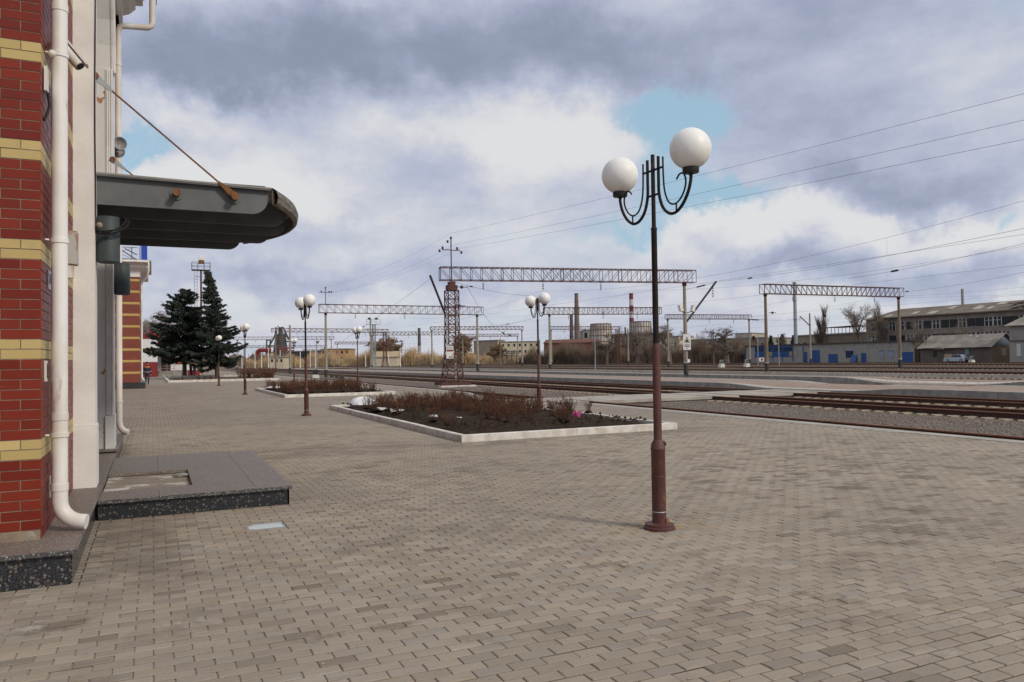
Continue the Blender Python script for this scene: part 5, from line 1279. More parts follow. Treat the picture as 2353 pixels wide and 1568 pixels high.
o.location = (AD(728, 858, 97).x, AD(728, 858, 97).y, -.4); o['label'] = 'slim light post with a horn speaker right beside the white dwarf signal'
part(MB().lathe([(.05, -.25), (.10, -.1), (.26, .1), (.24, .1)], (0, 0, 0), 12), 'horn', GALV, o, True).location = (.15, 0, AD(728, 786, 97).z + .4)

# floodlight tower (slim lattice, white)
def ftower(px, by, ty, d, label):
    p = AD(px, by, d); p.z = -.2; h = AD(px, ty, d).z + .2
    t = thing('floodlight_tower', label, 'floodlight mast', tuple(p)); mb = MB()
    lattice_mast(mb, (0, 0, 0), .9, .7, h - 1.2, 14, .07); part(mb, 'lattice', GALV, t)
    part(MB().tube([(-.9, 0, 0), (-.9, 0, h)], .16, 8), 'pole', POLEC, t, True)
    b = MB().box(-2.0, 1.6, -.5, .5, h - 1.2, h - 1.1)
    for x in (-2, -.8, .4, 1.6): b.bar((x, -.5, h - 1.1), (x, -.5, h + .1), .07)
    for z in (.55, 1.15): b.bar((-2, -.5, h - 1.1 + z), (1.6, -.5, h - 1.1 + z), .07)
    part(b, 'railed_deck', GALV, t); part(MB().box(-1.6, -.9, -.6, -.2, h, h + .5).box(.2, .9, -.6, -.2, h, h + .5), 'lamps', BLACKP, t)
ftower(860, 838, 735, 195, 'pale floodlight tower with railed deck above the far gantries')

# dwarf signals
def dwarf(px, py, d, label, w=.9):
    p = AD(px, py, d); t = thing('dwarf_signal', label, 'signal', (p.x, p.y, -.42 if d < 100 else -.1)); s = 1.0
    part(MB().prism([(-.42, 0), (.42, 0), (.36, .55), (-.36, .55)], 'y', -.3, .3), 'plinth', KERBW, t)
    for x in (-.17, .17):
        hd = part(MB().box(x - .13, x + .13, -.14, .14, .56, 1.15), 'lamp_head', BLACK if d < 100 else GALV, t)
        for z in (.72, .98): part(MB().tube([(x, -.14, z), (x, -.26, z + .02)], .09, 8), 'hood', BLACK, hd, True)
dwarf(725, 868, 92, 'white dwarf signal with black twin heads near the loudspeaker post')
dwarf(1658, 834, 120, 'grey dwarf signal in front of the spreading bare tree')
dwarf(1716, 836, 120, 'grey dwarf signal beside the corner of the brick shed')
dwarf(2233, 836, 125, 'grey dwarf signal standing in front of the silver car')
for (px, py) in ((763, 868), (775, 870), (786, 872)):
    p = G(px, py, -.4); solo(MB().box(p.x - .2, p.x + .2, p.y - .2, p.y + .2, -.42, .0).box(p.x - .35, p.x + .35, p.y - .06, p.y + .06, -.05, .06), 'point_machine', BLACKP, 'small black point machine on the ballast beside the gantry pole', 'point machine', (p.x, p.y, -.42), group='point machines by the track')
o = thing('stop_board', 'small white board with red centre before the blue windowed shed', 'sign', tuple(AD(1861 - 102, 829, 120)))
o.location = (AD(1759 - 9, 829, 118).x, AD(1759 - 9, 829, 118).y, -.1)
part(MB().bar((0, 0, 0), (.05, 0, 1.0), .05), 'post', GALV, o); part(MB().box(-.45, .45, -.02, .02, .85, 1.4), 'board', WW, o); part(MB().box(-.2, .3, -.03, -.02, .95, 1.3), 'red_field', RW, o)

# ================================================================ WIRES
def wire(pts, label, r=.008, n=4, sag=None, droppers=None, group='overhead wires above the railway tracks'):
    """pts: chain of supports; each span hangs with its own sag"""
    path = []
    for i in range(len(pts) - 1):
        a, e = Vector(pts[i]), Vector(pts[i + 1]); s = sag[i] if isinstance(sag, (list, tuple)) else (sag or 0)
        for j in range(41):
            u = j / 40
            if i and j == 0: continue
            path.append(a.lerp(e, u) - Vector((0, 0, 4 * s * u * (1 - u))))
    t = solo(MB().tube(path, r, n), 'overhead_wire', WIRE, label, 'wire', tuple(path[0]), group=group)
    return t
lat1 = Vector((A1.x, A1.y, 0)); lat2 = Vector((A2.x, A2.y, 0))
for i, (dx, z, yr, lb) in enumerate(((0, 11.45, 197, 'uppermost feeder wire from the spike on the lattice mast'), (.5, 10.65, 258, 'middle feeder wire from the cross bar of the lattice mast'), (.85, 10.35, 303, 'lowest feeder wire from the cross bar of the lattice mast'))):
    a = lat1 + Vector((dx, 0, z)); tgt = AX(2353, yr, lat1.x + dx)        # measured point at the frame edge
    e = a + (tgt - a) * 1.45
    wire([lat2 + Vector((dx * .9, 0, 10.9 - .6 * (i > 0))), a, e], lb, .0052, 4, [.55, .25])
def mess(X, zc, zm, yl, lb, span=48, off=8, r=.0052):
    """messenger and contact wire over one track, one object with droppers"""
    t = thing('catenary_line', lb, 'wire', (X, 0, zc), 0, 'contact lines above the tracks')
    sup = [-38 + off, 9 + off, 57, 95, 140, 185, 235, 290]
    mp, cp = [], []; b = MB()
    for i in range(len(sup) - 1):
        for j in range(25):
            u = j / 24; y = sup[i] + (sup[i + 1] - sup[i]) * u
            if y > yl: break
            z = zm - 4 * 1.0 * u * (1 - u); mp.append((0, y, z - zc)); cp.append((.0, y, -.06 * 4 * u * (1 - u)))
            if j in (4, 10, 14, 20): b.tube([(0, y, z - zc), (0, y, 0)], r * .55, 3)
    part(MB().tube(mp, r, 4), 'messenger_wire', WIRE, t); part(MB().tube(cp, r, 4), 'contact_wire', WIRE, t); part(b, 'droppers', WIRE, t)
mess(29.1, 5.95, 7.25, 290, 'contact line above the track along the nearer island platform')
mess(38.5, 5.9, 7.5, 290, 'contact line above the trench track between the island platforms', off=4)
mess(58.5, 5.9, 7.4, 290, 'contact line above the second track past the parapet', off=12)
mess(68.5, 5.9, 7.5, 290, 'contact line above the third track past the parapet', off=2)
mess(84.5, 6.0, 7.5, 290, 'contact line above the track beyond the black footed gantry pole', off=9)
# cross wires under the gantries and stays with turnbuckles
def stay(p, q, lb, s=.3, bead=(.5,), r=.012):
    p, q = Vector(p), Vector(q); t = thing('stay_wire', lb, 'wire', tuple(p), 0, 'stay wires and cross spans')
    pts = [p.lerp(q, u / 30) - p - Vector((0, 0, 4 * s * (u / 30) * (1 - u / 30))) for u in range(31)]
    part(MB().tube(pts, r, 4), 'cable', WIRE, t)
    for u in bead:
        c = p.lerp(q, u) - p - Vector((0, 0, 4 * s * u * (1 - u))); d = (q - p).normalized()
        part(MB().tube([c - d * .45, c - d * .3, c + d * .3, c + d * .45], [.02, .06, .06, .02], 8), 'insulator', INSUL, t, True)
stay(AD(1035, 646, 60), AD(1262, 680, 90), 'stay wire with bead insulators running right from the lattice mast', .4, (.15, .75))
stay(AD(990, 640, 60), AD(700, 830, 160), 'long stay falling left from the slanted strut', .6, (.3,))
stay(AD(1072, 655, 60), AD(1185, 770, 75), 'slack jumper hanging from the near gantry beam towards the lamp', 1.2, (.7, .85), .011)
stay(AD(1262, 720, 100), AD(1040, 760, 75), 'cross span in the gap right of the lattice mast', .4, (.5,))
stay(AD(1575, 665, 66), AD(1646, 648, 66), 'short stay from pole to the black slanted strut', .05, (.5,))
stay(AD(1646, 648, 66), AX(2353, 525, 33), 'heavy feeder from the black strut past the frame', .25, (.2,), .008)
stay(AX(1950, 640, 40), AX(2353, 560, 33), 'feeder joining the pair above the near brown gantry', .1, (.35,), .007)
stay(AD(2063, 672, 85), AX(2353, 626, 62), 'feeder wire rising right from the end of the brown gantry', .2, (.1,), .009)
stay(AD(1760, 735, 78), AD(1700, 733, 80), 'short bracket wire with bead on the weathered pole', .05, (.4,), .02)
for i, (px, py, d) in enumerate(((1775, 719, 80), (1895, 725, 126), (1061, 660, 58), (1055, 703, 60))):
    p = AD(px, py, d); solo(MB().sphere(p, .13 * (2.0 if d > 100 else 1), 12, 8).tube([p - Vector((.5, 0, 0)), p + Vector((.5, 0, 0))], .03, 5), 'tension_wheel', BLACKP, ('black tension wheel beside the weathered gantry pole', 'black tension wheel near the tall poplar', 'black tension wheel right of the lattice mast head', 'lower black tension wheel right of the lattice mast')[i], 'tension wheel', tuple(p), True)

# ================================================================ BACKGROUND: brush, reeds, trees
BRUSH = M('brown_brush', (.14, .098, .072), (.20, .145, .105), scale=.35, amt=1, col3=(.07, .048, .038), scale3=1.5, rough=1)
BRUSHM = M('brush_mass', (.105, .073, .055), (.15, .108, .08), scale=.5, amt=1, col3=(.055, .038, .03), scale3=1.8, rough=1, bump=1, bscale=3)
REED = M('dry_reeds', (.50, .37, .215), (.42, .30, .17), scale=.4, amt=1, col3=(.24, .155, .085), scale3=1.6, lo3=.55, hi3=.7, rough=1)
REEDM = M('reed_mass', (.44, .32, .19), (.36, .26, .15), scale=.6, amt=1, col3=(.20, .13, .075), scale3=2, rough=1, bump=1, bscale=3)
def thicket(name, label, pts, n, hmin, hmax, mat, massmat, seed, tw=.05, thick=9, mass=.62, lean=.16):
    """pts: list of (px, d, height factor): a belt of upright bare stems over a rough mass"""
    rg = random.Random(seed); b = MB(); m = MB(); cen = []
    for (px, d, hf) in pts:
        p = AD(px, 830, d); cen.append((p.x, p.y, hf, d))
    o0 = None
    def at(u):
        f = u * (len(cen) - 1); i = min(int(f), len(cen) - 2); t = f - i
        return [cen[i][q] + (cen[i + 1][q] - cen[i][q]) * t for q in range(4)]
    for i in range(n):
        u = rg.random(); x, y, hf, d = at(u); dv = Vector((x, y, 0)).normalized() * (rg.random() ** 1.3 * thick)
        clump = .72 + .28 * math.sin(u * 61 + seed) * math.sin(u * 23.7) + rg.uniform(-.12, .12)
        h = rg.uniform(hmin, hmax) * hf * clump; p = Vector((x, y, -.1)) + dv + Vector((rg.uniform(-.8, .8), rg.uniform(-.8, .8), 0))
        dr = Vector((rg.uniform(-lean, lean), rg.uniform(-lean, lean), 1)).normalized(); w = tw * rg.uniform(.5, 1.2)
        q = p + dr * h * .55; e = q + (dr + Vector((rg.uniform(-.3, .3), rg.uniform(-.3, .3), 0))).normalized() * h * .45
        b.tube([p, q, e], [w, w * .7, w * .25], 3, False)
        for j in range(rg.randint(2, 5)):
            s = rg.uniform(.3, .95); c = p.lerp(q, s / .55) if s < .55 else q.lerp(e, (s - .55) / .45)
            dd = (dr + Vector((rg.uniform(-.8, .8), rg.uniform(-.8, .8), rg.uniform(-.1, .3)))).normalized(); L = h * rg.uniform(.12, .3)
            b.tube([c, c + dd * L], [w * .6, w * .2], 3, False)
    NU = 140
    for i in range(NU + 1):
        x, y, hf, d = at(i / NU); dv = Vector((x, y, 0)).normalized()
        cl = .72 + .28 * math.sin(i / NU * 61 + seed) * math.sin(i / NU * 23.7)
        H_ = hmax * mass * hf * cl * rg.uniform(.75, 1.1)
        for (f, z) in ((.3, -.2), (.6, H_ * .35), (1.6, H_ * .75), (thick * .5, H_), (thick, H_ * .7)):
            j = dv * (f + rg.uniform(-.5, .5)); m.v.append((x + j.x, y + j.y, z + rg.uniform(-.15, .15) * H_ * .6))
    for i in range(NU):
        for j in range(4): a = i * 5 + j; m.f.append((a, a + 5, a + 6, a + 1)); m.mi.append(0)
    t = link(b.mesh(name, mat), name); t['kind'] = 'stuff'; t['label'] = label
    part(m, 'brush_mass', massmat, t, kind='stuff')
thicket('thicket', 'belt of bare brown scrub behind the tracks', [(1190, 262, .7), (1270, 240, 1.25), (1330, 225, 1.3), (1420, 215, 1.15), (1500, 210, 1.1), (1600, 205, 1.2), (1680, 200, 1.2), (1760, 198, 1.1)], 7500, 3.2, 6.6, BRUSH, BRUSHM, 4, .045)
thicket('thicket', 'belt of bare brown scrub between the brick sheds and the abandoned factory', [(1700, 205, 1), (1800, 195, 1), (1900, 182, 1), (2000, 172, .95), (2100, 164, .95), (2200, 157, 1), (2300, 152, 1), (2420, 146, 1)], 5500, 2.4, 5.2, BRUSH, BRUSHM, 8, .04, 8, .6)
thicket('reed_belt', 'belt of straw coloured dry reeds and scrub in the distance', [(560, 330, .7), (650, 320, .9), (730, 320, 1.0), (800, 315, .95), (880, 310, 1.0), (960, 305, 1.05), (1040, 295, 1.0), (1110, 285, .8), (1200, 275, .7)], 6500, 3.5, 7.5, REED, REEDM, 15, .07, 12, .72, .1)
thicket('distant_woods', 'grey brown line of distant woods', [(300, 700, 1), (450, 700, 1), (600, 720, 1), (750, 800, .8), (1000, 850, .6)], 1500, 8, 16, BRUSH, BRUSHM, 25, .2, 30, .85)
thicket('distant_woods', 'grey brown line of distant woods behind the factory chimneys', [(950, 850, .7), (1300, 800, .8), (1600, 600, .9), (1900, 500, .9), (2450, 420, .9)], 1800, 8, 16, BRUSH, BRUSHM, 26, .2, 30, .85)
tree(1670, 832, 748, 172, 31, 'spreading bare tree with dark trunk by the grey dwarf signals', TBARK, 1.0, 5, .36, 4, .4, tw=.014, first=.45, tf=.32, wide=1.25)
tree(1541, 832, 742, 188, 32, 'bare tree directly behind the concrete pole of the near gantry', TBARK, .85, 5, .30, 4, .5, tw=.014, first=.4, tf=.36)
tree(1463, 832, 738, 190, 33, 'bare tree in front of the right cooling tower', TBARK, .95, 5, .30, 4, .45, tw=.014, first=.4, tf=.34, wide=1.2)
tree(1395, 832, 760, 192, 34, 'bare tree in front of the left cooling tower', TBARK, .85, 5, .26, 4, .5, tw=.014, first=.35, tf=.36)
tree(1980, 822, 692, 175, 35, 'pale bare tree left of the abandoned factory', TBARK, .65, 5, .3, 4, .65, tw=.011, first=.3, tf=.4)
tree(2030, 822, 684, 190, 36, 'slender bare poplar just behind the brown gantry pole', TBARK, .30, 3, .22, 13, .95, tw=.012, name='poplar_tree', first=.05, tf=.8)
tree(1885, 822, 694, 180, 37, 'tall upright bare poplar beside the steel chimney', TBARK, .30, 3, .26, 15, .95, tw=.013, name='poplar_tree', first=.05, tf=.8)
tree(2210, 800, 722, 152, 38, 'bare sapling in front of the factory windows', TBARK, .6, 4, .12, 4, .6, tw=.02)
tree(2110, 800, 730, 152, 39, 'thin bare sapling before the factory wall', TBARK, .5, 4, .10, 4, .6, tw=.02)
tree(2315, 820, 750, 146, 40, 'bare tree beside the small house at the end of the sheds', TBARK, .8, 4, .16, 4, .5, tw=.02)
tree(1070, 832, 762, 288, 41, 'tall pale bare tree between lattice mast and cream block', TPALE, .8, 5, .3, 5, .55, tw=.05, first=.3, tf=.4)
tree(1135, 832, 788, 262, 42, 'orange tinged bare tree left of the cream block', TPALE, .95, 5, .25, 5, .5, tw=.05, first=.3, tf=.35)
tree(890, 834, 770, 305, 43, 'rounded pale bare tree over the straw coloured reeds', TPALE, .95, 5, .3, 5, .45, tw=.06, first=.3, tf=.35)
tree(1800, 826, 764, 205, 45, 'bare tree left of the steel chimney', TBARK, .8, 5, .2, 4, .5, tw=.03)
for i, (px, ty) in enumerate(((1733, 772), (1772, 770), (1799, 768), (1825, 770))):
    x, y = AD(px, 830, 212).x, AD(px, 830, 212).y
    spruce(x, y, AD(px, ty, 212).z, 1.9, 50 + i, 'small dark spruce in the row behind the blue windowed shed', 1.0)['group'] = 'spruces behind the shed'

# ================================================================ FACTORY AND CHIMNEYS
def chimney(px, by, ty, wb, wt, d, label, mats, bands=None, rim=True):
    p = AD(px, by, d); z0 = -.5; h = AD(px, ty, d).z - z0; r0, r1 = wb / 2 * d / FPX, wt / 2 * d / FPX
    t = thing('chimney', label, 'chimney', (p.x, p.y, z0))
    n = len(mats)
    for i in range(n):
        a, e = i / n, (i + 1) / n
        part(MB().lathe([(r0 + (r1 - r0) * a, h * a), (r0 + (r1 - r0) * e, h * e)], n=18), 'stack_section', mats[i], t, True)
    if rim:
        for u in (.55, .78, 1.0): part(MB().lathe([(r1 * 1.08 + (r0 - r1) * (1 - u), h * u - .5), (r1 * 1.16 + (r0 - r1) * (1 - u), h * u - .4), (r1 * 1.16 + (r0 - r1) * (1 - u), h * u - .02), (r1 * .8, h * u)], n=18), 'rim', mats[min(int(u * n), n - 1)], t, True)
    return t
CB = M('chimney_brick', (.20, .155, .14), (.15, .115, .105), scale=.3, rough=.95); CD = M('chimney_dark', (.11, .085, .09), (.15, .115, .115), scale=.3, rough=.95)
CWH = M('chimney_white', (.52, .50, .50), rough=.9); CRD = M('chimney_red', (.20, .055, .055), rough=.9); CGR = M('chimney_grey', (.33, .32, .31), rough=.9)
chimney(1327, 830, 674, 16, 8.5, 480, 'tallest pale brown chimney beside the darker short chimney', [CB] * 4)
chimney(1314.5, 830, 724, 12, 7.5, 470, 'short dark brick chimney left of the tallest chimney', [CD] * 3)
chimney(1453, 830, 674, 13, 9, 480, 'chimney with red and white bands behind the cooling towers', [CGR, CGR, CGR, CGR, CGR, CGR, CRD, CWH, CRD, CWH, CRD])
chimney(964, 832, 754, 9, 6, 620, 'blue grey chimney above the dry reeds', [CGR, CGR, CD, CD])
chimney(1396, 820, 742, 5, 4, 470, 'thin pipe chimney between the cooling towers', [CB], rim=False)
chimney(1438, 820, 752, 5, 4, 430, 'short dark pipe chimney beside the right cooling tower', [CD], rim=False)
chimney(2215, 800, 664, 6, 6, 215, 'plain grey metal chimney behind the abandoned factory roof', [CGR], rim=False)
t = chimney(1829, 800, 648, 8.5, 7.2, 205, 'tall galvanised steel chimney behind the brick shed', [GALV, GALV])
# cooling towers
CLAD = M('tower_cladding', (.56, .54, .50), (.42, .38, .34), scale=.35, amt=1, col3=(.22, .15, .12), scale3=.6, lo3=.62, hi3=.7, rough=.9)
def cooler(px, ty, by, wt, wb, d, label):
    p = AD(px, by, d); h0 = AD(px, by, d).z; h1 = AD(px, ty, d).z; r0, r1 = wb / 2 * d / FPX, wt / 2 * d / FPX
    t = thing('cooling_tower', label, 'cooling tower', (p.x, p.y, -.5))
    part(MB().lathe([(r0 * 1.05, 0), (r0 * 1.02, h0), (r0, h0 + .2), ((r0 + r1) / 2, (h0 + h1) / 2), (r1, h1 + .5), (r1 * .95, h1 + .5)], n=24), 'shell', CLAD, t, True)
    b = MB()
    for u in (0, .33, .66, .97):
        z = h0 + .5 + (h1 - h0) * u; r = r0 + (r1 - r0) * u
        for i in range(24): a, e = 2 * math.pi * i / 24, 2 * math.pi * (i + 1) / 24; b.bar((r * 1.015 * math.cos(a), r * 1.015 * math.sin(a), z), (r * 1.015 * math.cos(e), r * 1.015 * math.sin(e), z), .3)
    for i in range(24): a = 2 * math.pi * i / 24; b.bar((r0 * 1.015 * math.cos(a), r0 * 1.015 * math.sin(a), h0), (r1 * 1.015 * math.cos(a), r1 * 1.015 * math.sin(a), h1 + .5), .22)
    part(b, 'frame', M('tower_frame', (.20, .14, .12), rough=.9), t)
cooler(1381, 744, 785, 46, 52, 420, 'left white clad cooling tower in a rusty frame')
cooler(1472, 739, 776, 48, 50, 410, 'right white clad cooling tower in a rusty frame')
def ab(d): return d
def block(name, label, px0, px1, ty, by, d0, d1=None, mat=None, depth=14, rows=0, cols=0, roof=None, cat='building', win=(.5, .55), wmat=GLASSD, frame=False, roofh=0):
    """building whose front runs between two image columns at depths d0..d1"""
    d1 = d1 or d0; a, e = AD(px0, by, d0), AD(px1, by, d1); h = (AD(px0, ty, d0).z + AD(px1, ty, d1).z) / 2 + .3
    a.z = e.z = -.3; L = (e - a).length; ang = math.atan2(e.y - a.y, e.x - a.x)
    t = thing(name, label, cat, tuple(a), ang)
    part(MB().box(0, L, 0, depth, 0, h), 'wall', mat, t)
    part(MB().box(-.3, L + .3, -.3, depth + .3, h, h + .35), 'roof', roof or CONC, t)
    if roofh: part(MB().prism([(-.4, h + .3), (depth + .4, h + .3), (depth / 2, h + roofh)], 'x', -.3, L + .3), 'roof_ridge', roof or CONC, t)
    zb = max(0, AD((px0 + px1) / 2, by, (d0 + d1) / 2).z + .3)
    for r_ in range(rows):
        for c_ in range(cols):
            cw, ch = L / cols, (h - zb) / rows; cx = cw * (c_ + .5); cz = zb + ch * (r_ + .5)
            w = part(MB().box(cx - cw * win[0] / 2, cx + cw * win[0] / 2, -.06, .0, cz - ch * win[1] / 2, cz + ch * win[1] / 2), 'window', wmat, t)
            if frame: part(MB().box(cx - .08, cx + .08, -.1, -.06, cz - ch * win[1] / 2, cz + ch * win[1] / 2), 'mullion', PANEW, w)
    return t
CREAM = M('cream_wall', (.56, .50, .38), (.46, .39, .28), scale=.4, col3=(.30, .20, .12), scale3=1.2, lo3=.62, hi3=.72, rough=.9)
ORANGE = M('orange_plaster', (.46, .28, .14), (.38, .22, .11), scale=.4, rough=.9)
DKF = M('soot_building', (.07, .065, .075), (.10, .085, .09), scale=.5, rough=.95)
GREYP = M('grey_panel_wall', (.30, .285, .265), (.22, .20, .185), scale=.5, rough=.92)
block('apartment_block', 'cream roofless looking block with dark window holes behind the gantries', 1150, 1240, 786, 815, 345, 345, CREAM, 16, 2, 7, win=(.32, .42))
block('apartment_block', 'brownish end wing of the cream block', 1144, 1160, 783, 812, 344, 348, M('tan_wall', (.40, .32, .235), (.30, .23, .17), scale=.4, rough=.9), 14, 2, 2, win=(.22, .3))
block('factory_hall', 'orange plastered hall with square windows behind the dry reeds', 738, 802, 803, 830, 345, 345, ORANGE, 14, 2, 6, win=(.4, .4))
block('factory_hall', 'long sooty ruined hall left of the orange hall', 660, 740, 808, 832, 360, 345, DKF, 14, 1, 14, win=(.5, .6), wmat=BLACK)
block('shed', 'small pale shed with a low gable in the reeds', 858, 912, 822, 833, 285, 285, CREAM, 10, 0, 0, roofh=2.4, roof=M('sand_roof', (.42, .32, .20), rough=.95))
block('factory_hall', 'dark square tower building above the reeds', 872, 892, 792, 812, 480, 480, DKF, 14, 1, 4, win=(.3, .4))
block('factory_hall', 'grey panel hall left of the left cooling tower', 1340, 1366, 760, 782, 440, 440, GREYP, 20, 1, 2)
block('factory_hall', 'long hall with dull rust red roof under the chimneys', 1250, 1372, 789, 812, 400, 395, M('rust_hall', (.16, .075, .055), (.11, .055, .045), scale=.5, rough=.9), 20, 0, 0, roof=M('red_roof', (.17, .065, .05), (.11, .05, .042), scale=.5, rough=.9), roofh=2.2)
block('factory_hall', 'brown hall between the cooling towers', 1405, 1500, 768, 800, 400, 380, M('brown_hall', (.17, .10, .08), rough=.9), 16, 1, 10, win=(.3, .5), wmat=CREAM)
block('factory_hall', 'white hall just left of the concrete gantry pole with warning sign', 1488, 1560, 775, 812, 370, 360, CREAM, 16, 1, 5, win=(.15, .3))
block('factory_hall', 'long low grey factory roofline behind the spreading bare tree', 1570, 1760, 780, 815, 330, 300, GREYP, 20, 1, 14, win=(.3, .4))
block('factory_hall', 'pale block above the crown of the spreading bare tree', 1690, 1728, 767, 800, 330, 325, M('pale_block', (.40, .37, .31), rough=.9), 14, 0, 0)
block('factory_hall', 'low tan workshop behind the steel chimney', 1828, 1888, 772, 815, 235, 222, M('tan_workshop', (.30, .255, .185), (.22, .185, .135), scale=.5, rough=.9), 16, 1, 4, win=(.4, .3))
t = block('factory_hall', 'workshop with open rusty loading gallery on its roof', 1885, 1995, 768, 815, 225, 205, M('brown_workshop', (.20, .155, .115), (.15, .115, .09), scale=.5, rough=.9), 16, 0, 0)
b = MB()
L = 12
for i in range(8): b.bar((3 + i * 1.6, .5, 7.6), (3 + i * 1.6, .5, 9.6), .12)
b.box(2.4, 15.5, 0, 6, 9.6, 9.8); part(b, 'gallery', BLACKP, t)

# blast furnace and pipework
bf = thing('blast_furnace', 'black blast furnace with inclined hoist and rust red pipework', 'blast furnace', tuple(AD(640, 832, 520)))
bf.location.z = -.5; o0 = Vector(bf.location)
def L_(px, py, d=520): return AD(px, py, d) - o0
c = L_(645, 832); s520 = 520 / FPX
part(MB().lathe([(5.0, 0), (5.2, 9), (4.6, 11), (3.8, 17), (2.6, 20), (1.3, 22), (1.3, 25.5), (.6, 26)], (c.x, c.y, 0), 16), 'stack', BLACKP, bf, True)
b = MB()
for (x0, y0, x1, y1) in ((612, 832, 613, 780), (620, 832, 621, 782), (612, 782, 622, 782), (612, 795, 640, 795), (655, 832, 656, 760), (668, 832, 668, 795), (630, 770, 660, 770), (632, 785, 665, 785), (616, 800, 636, 765), (640, 760, 650, 752), (634, 752, 634, 832), (650, 752, 664, 780)): b.bar(L_(x0, y0), L_(x1, y1), .8)
part(b, 'steel_frame', BLACKP, bf)
b = MB()
for (x0, y0, x1, y1) in ((610, 812, 675, 806), (612, 822, 672, 816), (640, 802, 676, 800)): b.bar(L_(x0, y0, 512), L_(x1, y1, 512), .9)
part(b, 'red_gallery', M('red_iron', (.22, .05, .035), rough=.8), bf)
part(MB().tube([L_(590, 816, 510), L_(592, 808, 510), L_(596, 805, 510), L_(610, 805, 510), L_(622, 806, 510)], 1.3, 8), 'gas_pipe', RW, bf, True)
b = MB()
for (px, py, w, h_) in ((628, 815, 12, 9), (660, 812, 12, 12)): p = L_(px, 832, 505); b.box(p.x - w / 2, p.x + w / 2, p.y - 5, p.y + 5, 0, h_ * .75)
part(b, 'cast_house', DKF, bf)
block('kiosk', 'small cream track side hut among the posts', 620, 652, 822, 836, 262, 262, CREAM, 6, 1, 3, win=(.4, .45))
# blue pipe rack in front of the cream block
pr_ = thing('pipe_rack', 'blue grey pipe rack in the scrub before the cream block', 'pipe rack', tuple(AD(1170, 832, 275))); pr_.location.z = -.2; o0 = Vector(pr_.location)
b = MB(); BG = M('blue_grey_steel', (.09, .12, .155), (.06, .08, .10), scale=1, rough=.7)
for px in (1152, 1164, 1176, 1188): b.bar(AD(px, 832, 275) - o0, AD(px, 806, 275) - o0, .3); b.bar(AD(px + 3, 832, 280) - o0, AD(px + 3, 806, 280) - o0, .3)
for py in (808, 812, 818): b.bar(AD(1150, py, 275) - o0, AD(1192, py, 275) - o0, .35)
part(b, 'frame', BG, pr_)

# ================================================================ SHEDS ON THE RIGHT
SILB = mat_brick('silicate_brick', (.42, .395, .36), (.36, .335, .305), (.20, .185, .165), bw=.26, rh=.08, ms=.012, axis='YZ', rough=.92, dirt=.5)
SILSUN = mat_brick('sunlit_tan_brick', (.33, .24, .15), (.27, .19, .12), (.22, .18, .14), bw=.26, rh=.08, ms=.01, axis='XZ', rough=.92, dirt=.4)  # warm sunlight on the shed end walls, put into the brick colour
BRNB = mat_brick('brown_grey_brick', (.17, .135, .11), (.13, .105, .09), (.12, .10, .085), bw=.26, rh=.08, ms=.01, axis='YZ', rough=.95, dirt=.5)
XS = 136.0
def sy(px): return AX(px, 820, XS).y
def sz(px, py): return AX(px, py, XS).z
sh = thing('brick_shed', 'long low grey brick shed with blue doors and blue window band', 'building', (XS, sy(1900), 0))
ya, yb = sy(2101), sy(1713)
part(MB().box(XS, XS + 9, ya, yb, -.4, 4.0), 'wall', SILB, sh, world=True)
part(MB().box(XS - .02, XS + 9, ya - .03, ya, -.4, 4.0), 'end_wall', SILSUN, sh, world=True)
part(MB().box(XS - .35, XS + 9.4, ya - .3, yb + .3, 4.0, 4.22), 'roof', M('shed_felt', (.075, .065, .06), rough=.9), sh, world=True)
def panel(px0, px1, py0, py1, name, m, par=sh, off=.05):
    y0, y1 = sy(px1), sy(px0); pm = (px0 + px1) / 2
    return part(MB().box(XS - off, XS - .003, y0, y1, max(sz(pm, py1), -.35), sz(pm, py0)), name, m, par, world=True)
panel(1735, 1822, 796, 821, 'window_band', BLUEP)
for (a, e) in ((1737, 1754), (1764, 1776), (1779, 1797), (1801, 1820)):
    w = panel(a, e, 799, 808, 'window', GLASSD, off=.09)
    for q in range(1, 4): px = a + (e - a) * q / 4; panel(px - .5, px + .5, 799, 808, 'mullion', BLUEP, w, .11)
panel(1765, 1776, 809, 819, 'plywood_sheet', M('plywood', (.36, .26, .15), rough=.9), off=.08); panel(1814, 1821, 808, 819, 'plywood_sheet', MATS['plywood'], off=.08)
for px in (1713.5, 1776, 1798, 1822.5, 1846): panel(px - .6, px + .6, 795, 831, 'blue_post', BLUEP, off=.10)
for (a, e, t_) in ((1848, 1855, 809), (1865, 1884, 805), (1904, 1925, 814), (1979, 1990.5, 812), (2073, 2098, 809)):
    d_ = panel(a, e, t_, 833, 'door', BLUEP, off=.10)
    panel((a + e) / 2 - .4, (a + e) / 2 + .4, t_, 833, 'door_seam', BLACKP, d_, .108)
w = panel(1944, 1961, 807, 822, 'window', GLASSD, off=.07)
for q in range(1, 4): px = 1944 + 17 * q / 4; panel(px - .5, px + .5, 807, 822, 'mullion', BLUEP, w, .09)
panel(1943, 1962, 806, 807.4, 'lintel', BLUEP, off=.12)
for (a, e) in ((2021, 2031), (2042, 2053)):
    panel(a, e, 807, 822, 'shutter', M('pale_blue', (.25, .31, .38), rough=.7), off=.08); panel(a - 1, e + 1, 806, 807.4, 'lintel', BLUEP, off=.12)
y0, y1 = sy(1971), sy(1958)
solo(MB().obox((XS - .4, (y0 + y1) / 2, .75), (.35, 0, .75), (0, (y1 - y0) / 2, 0), (.02, 0, -.01)), 'metal_sheet', BLUEP, 'blue metal sheet leaning against the grey brick shed', 'metal sheet', (XS - .4, (y0 + y1) / 2, 0))
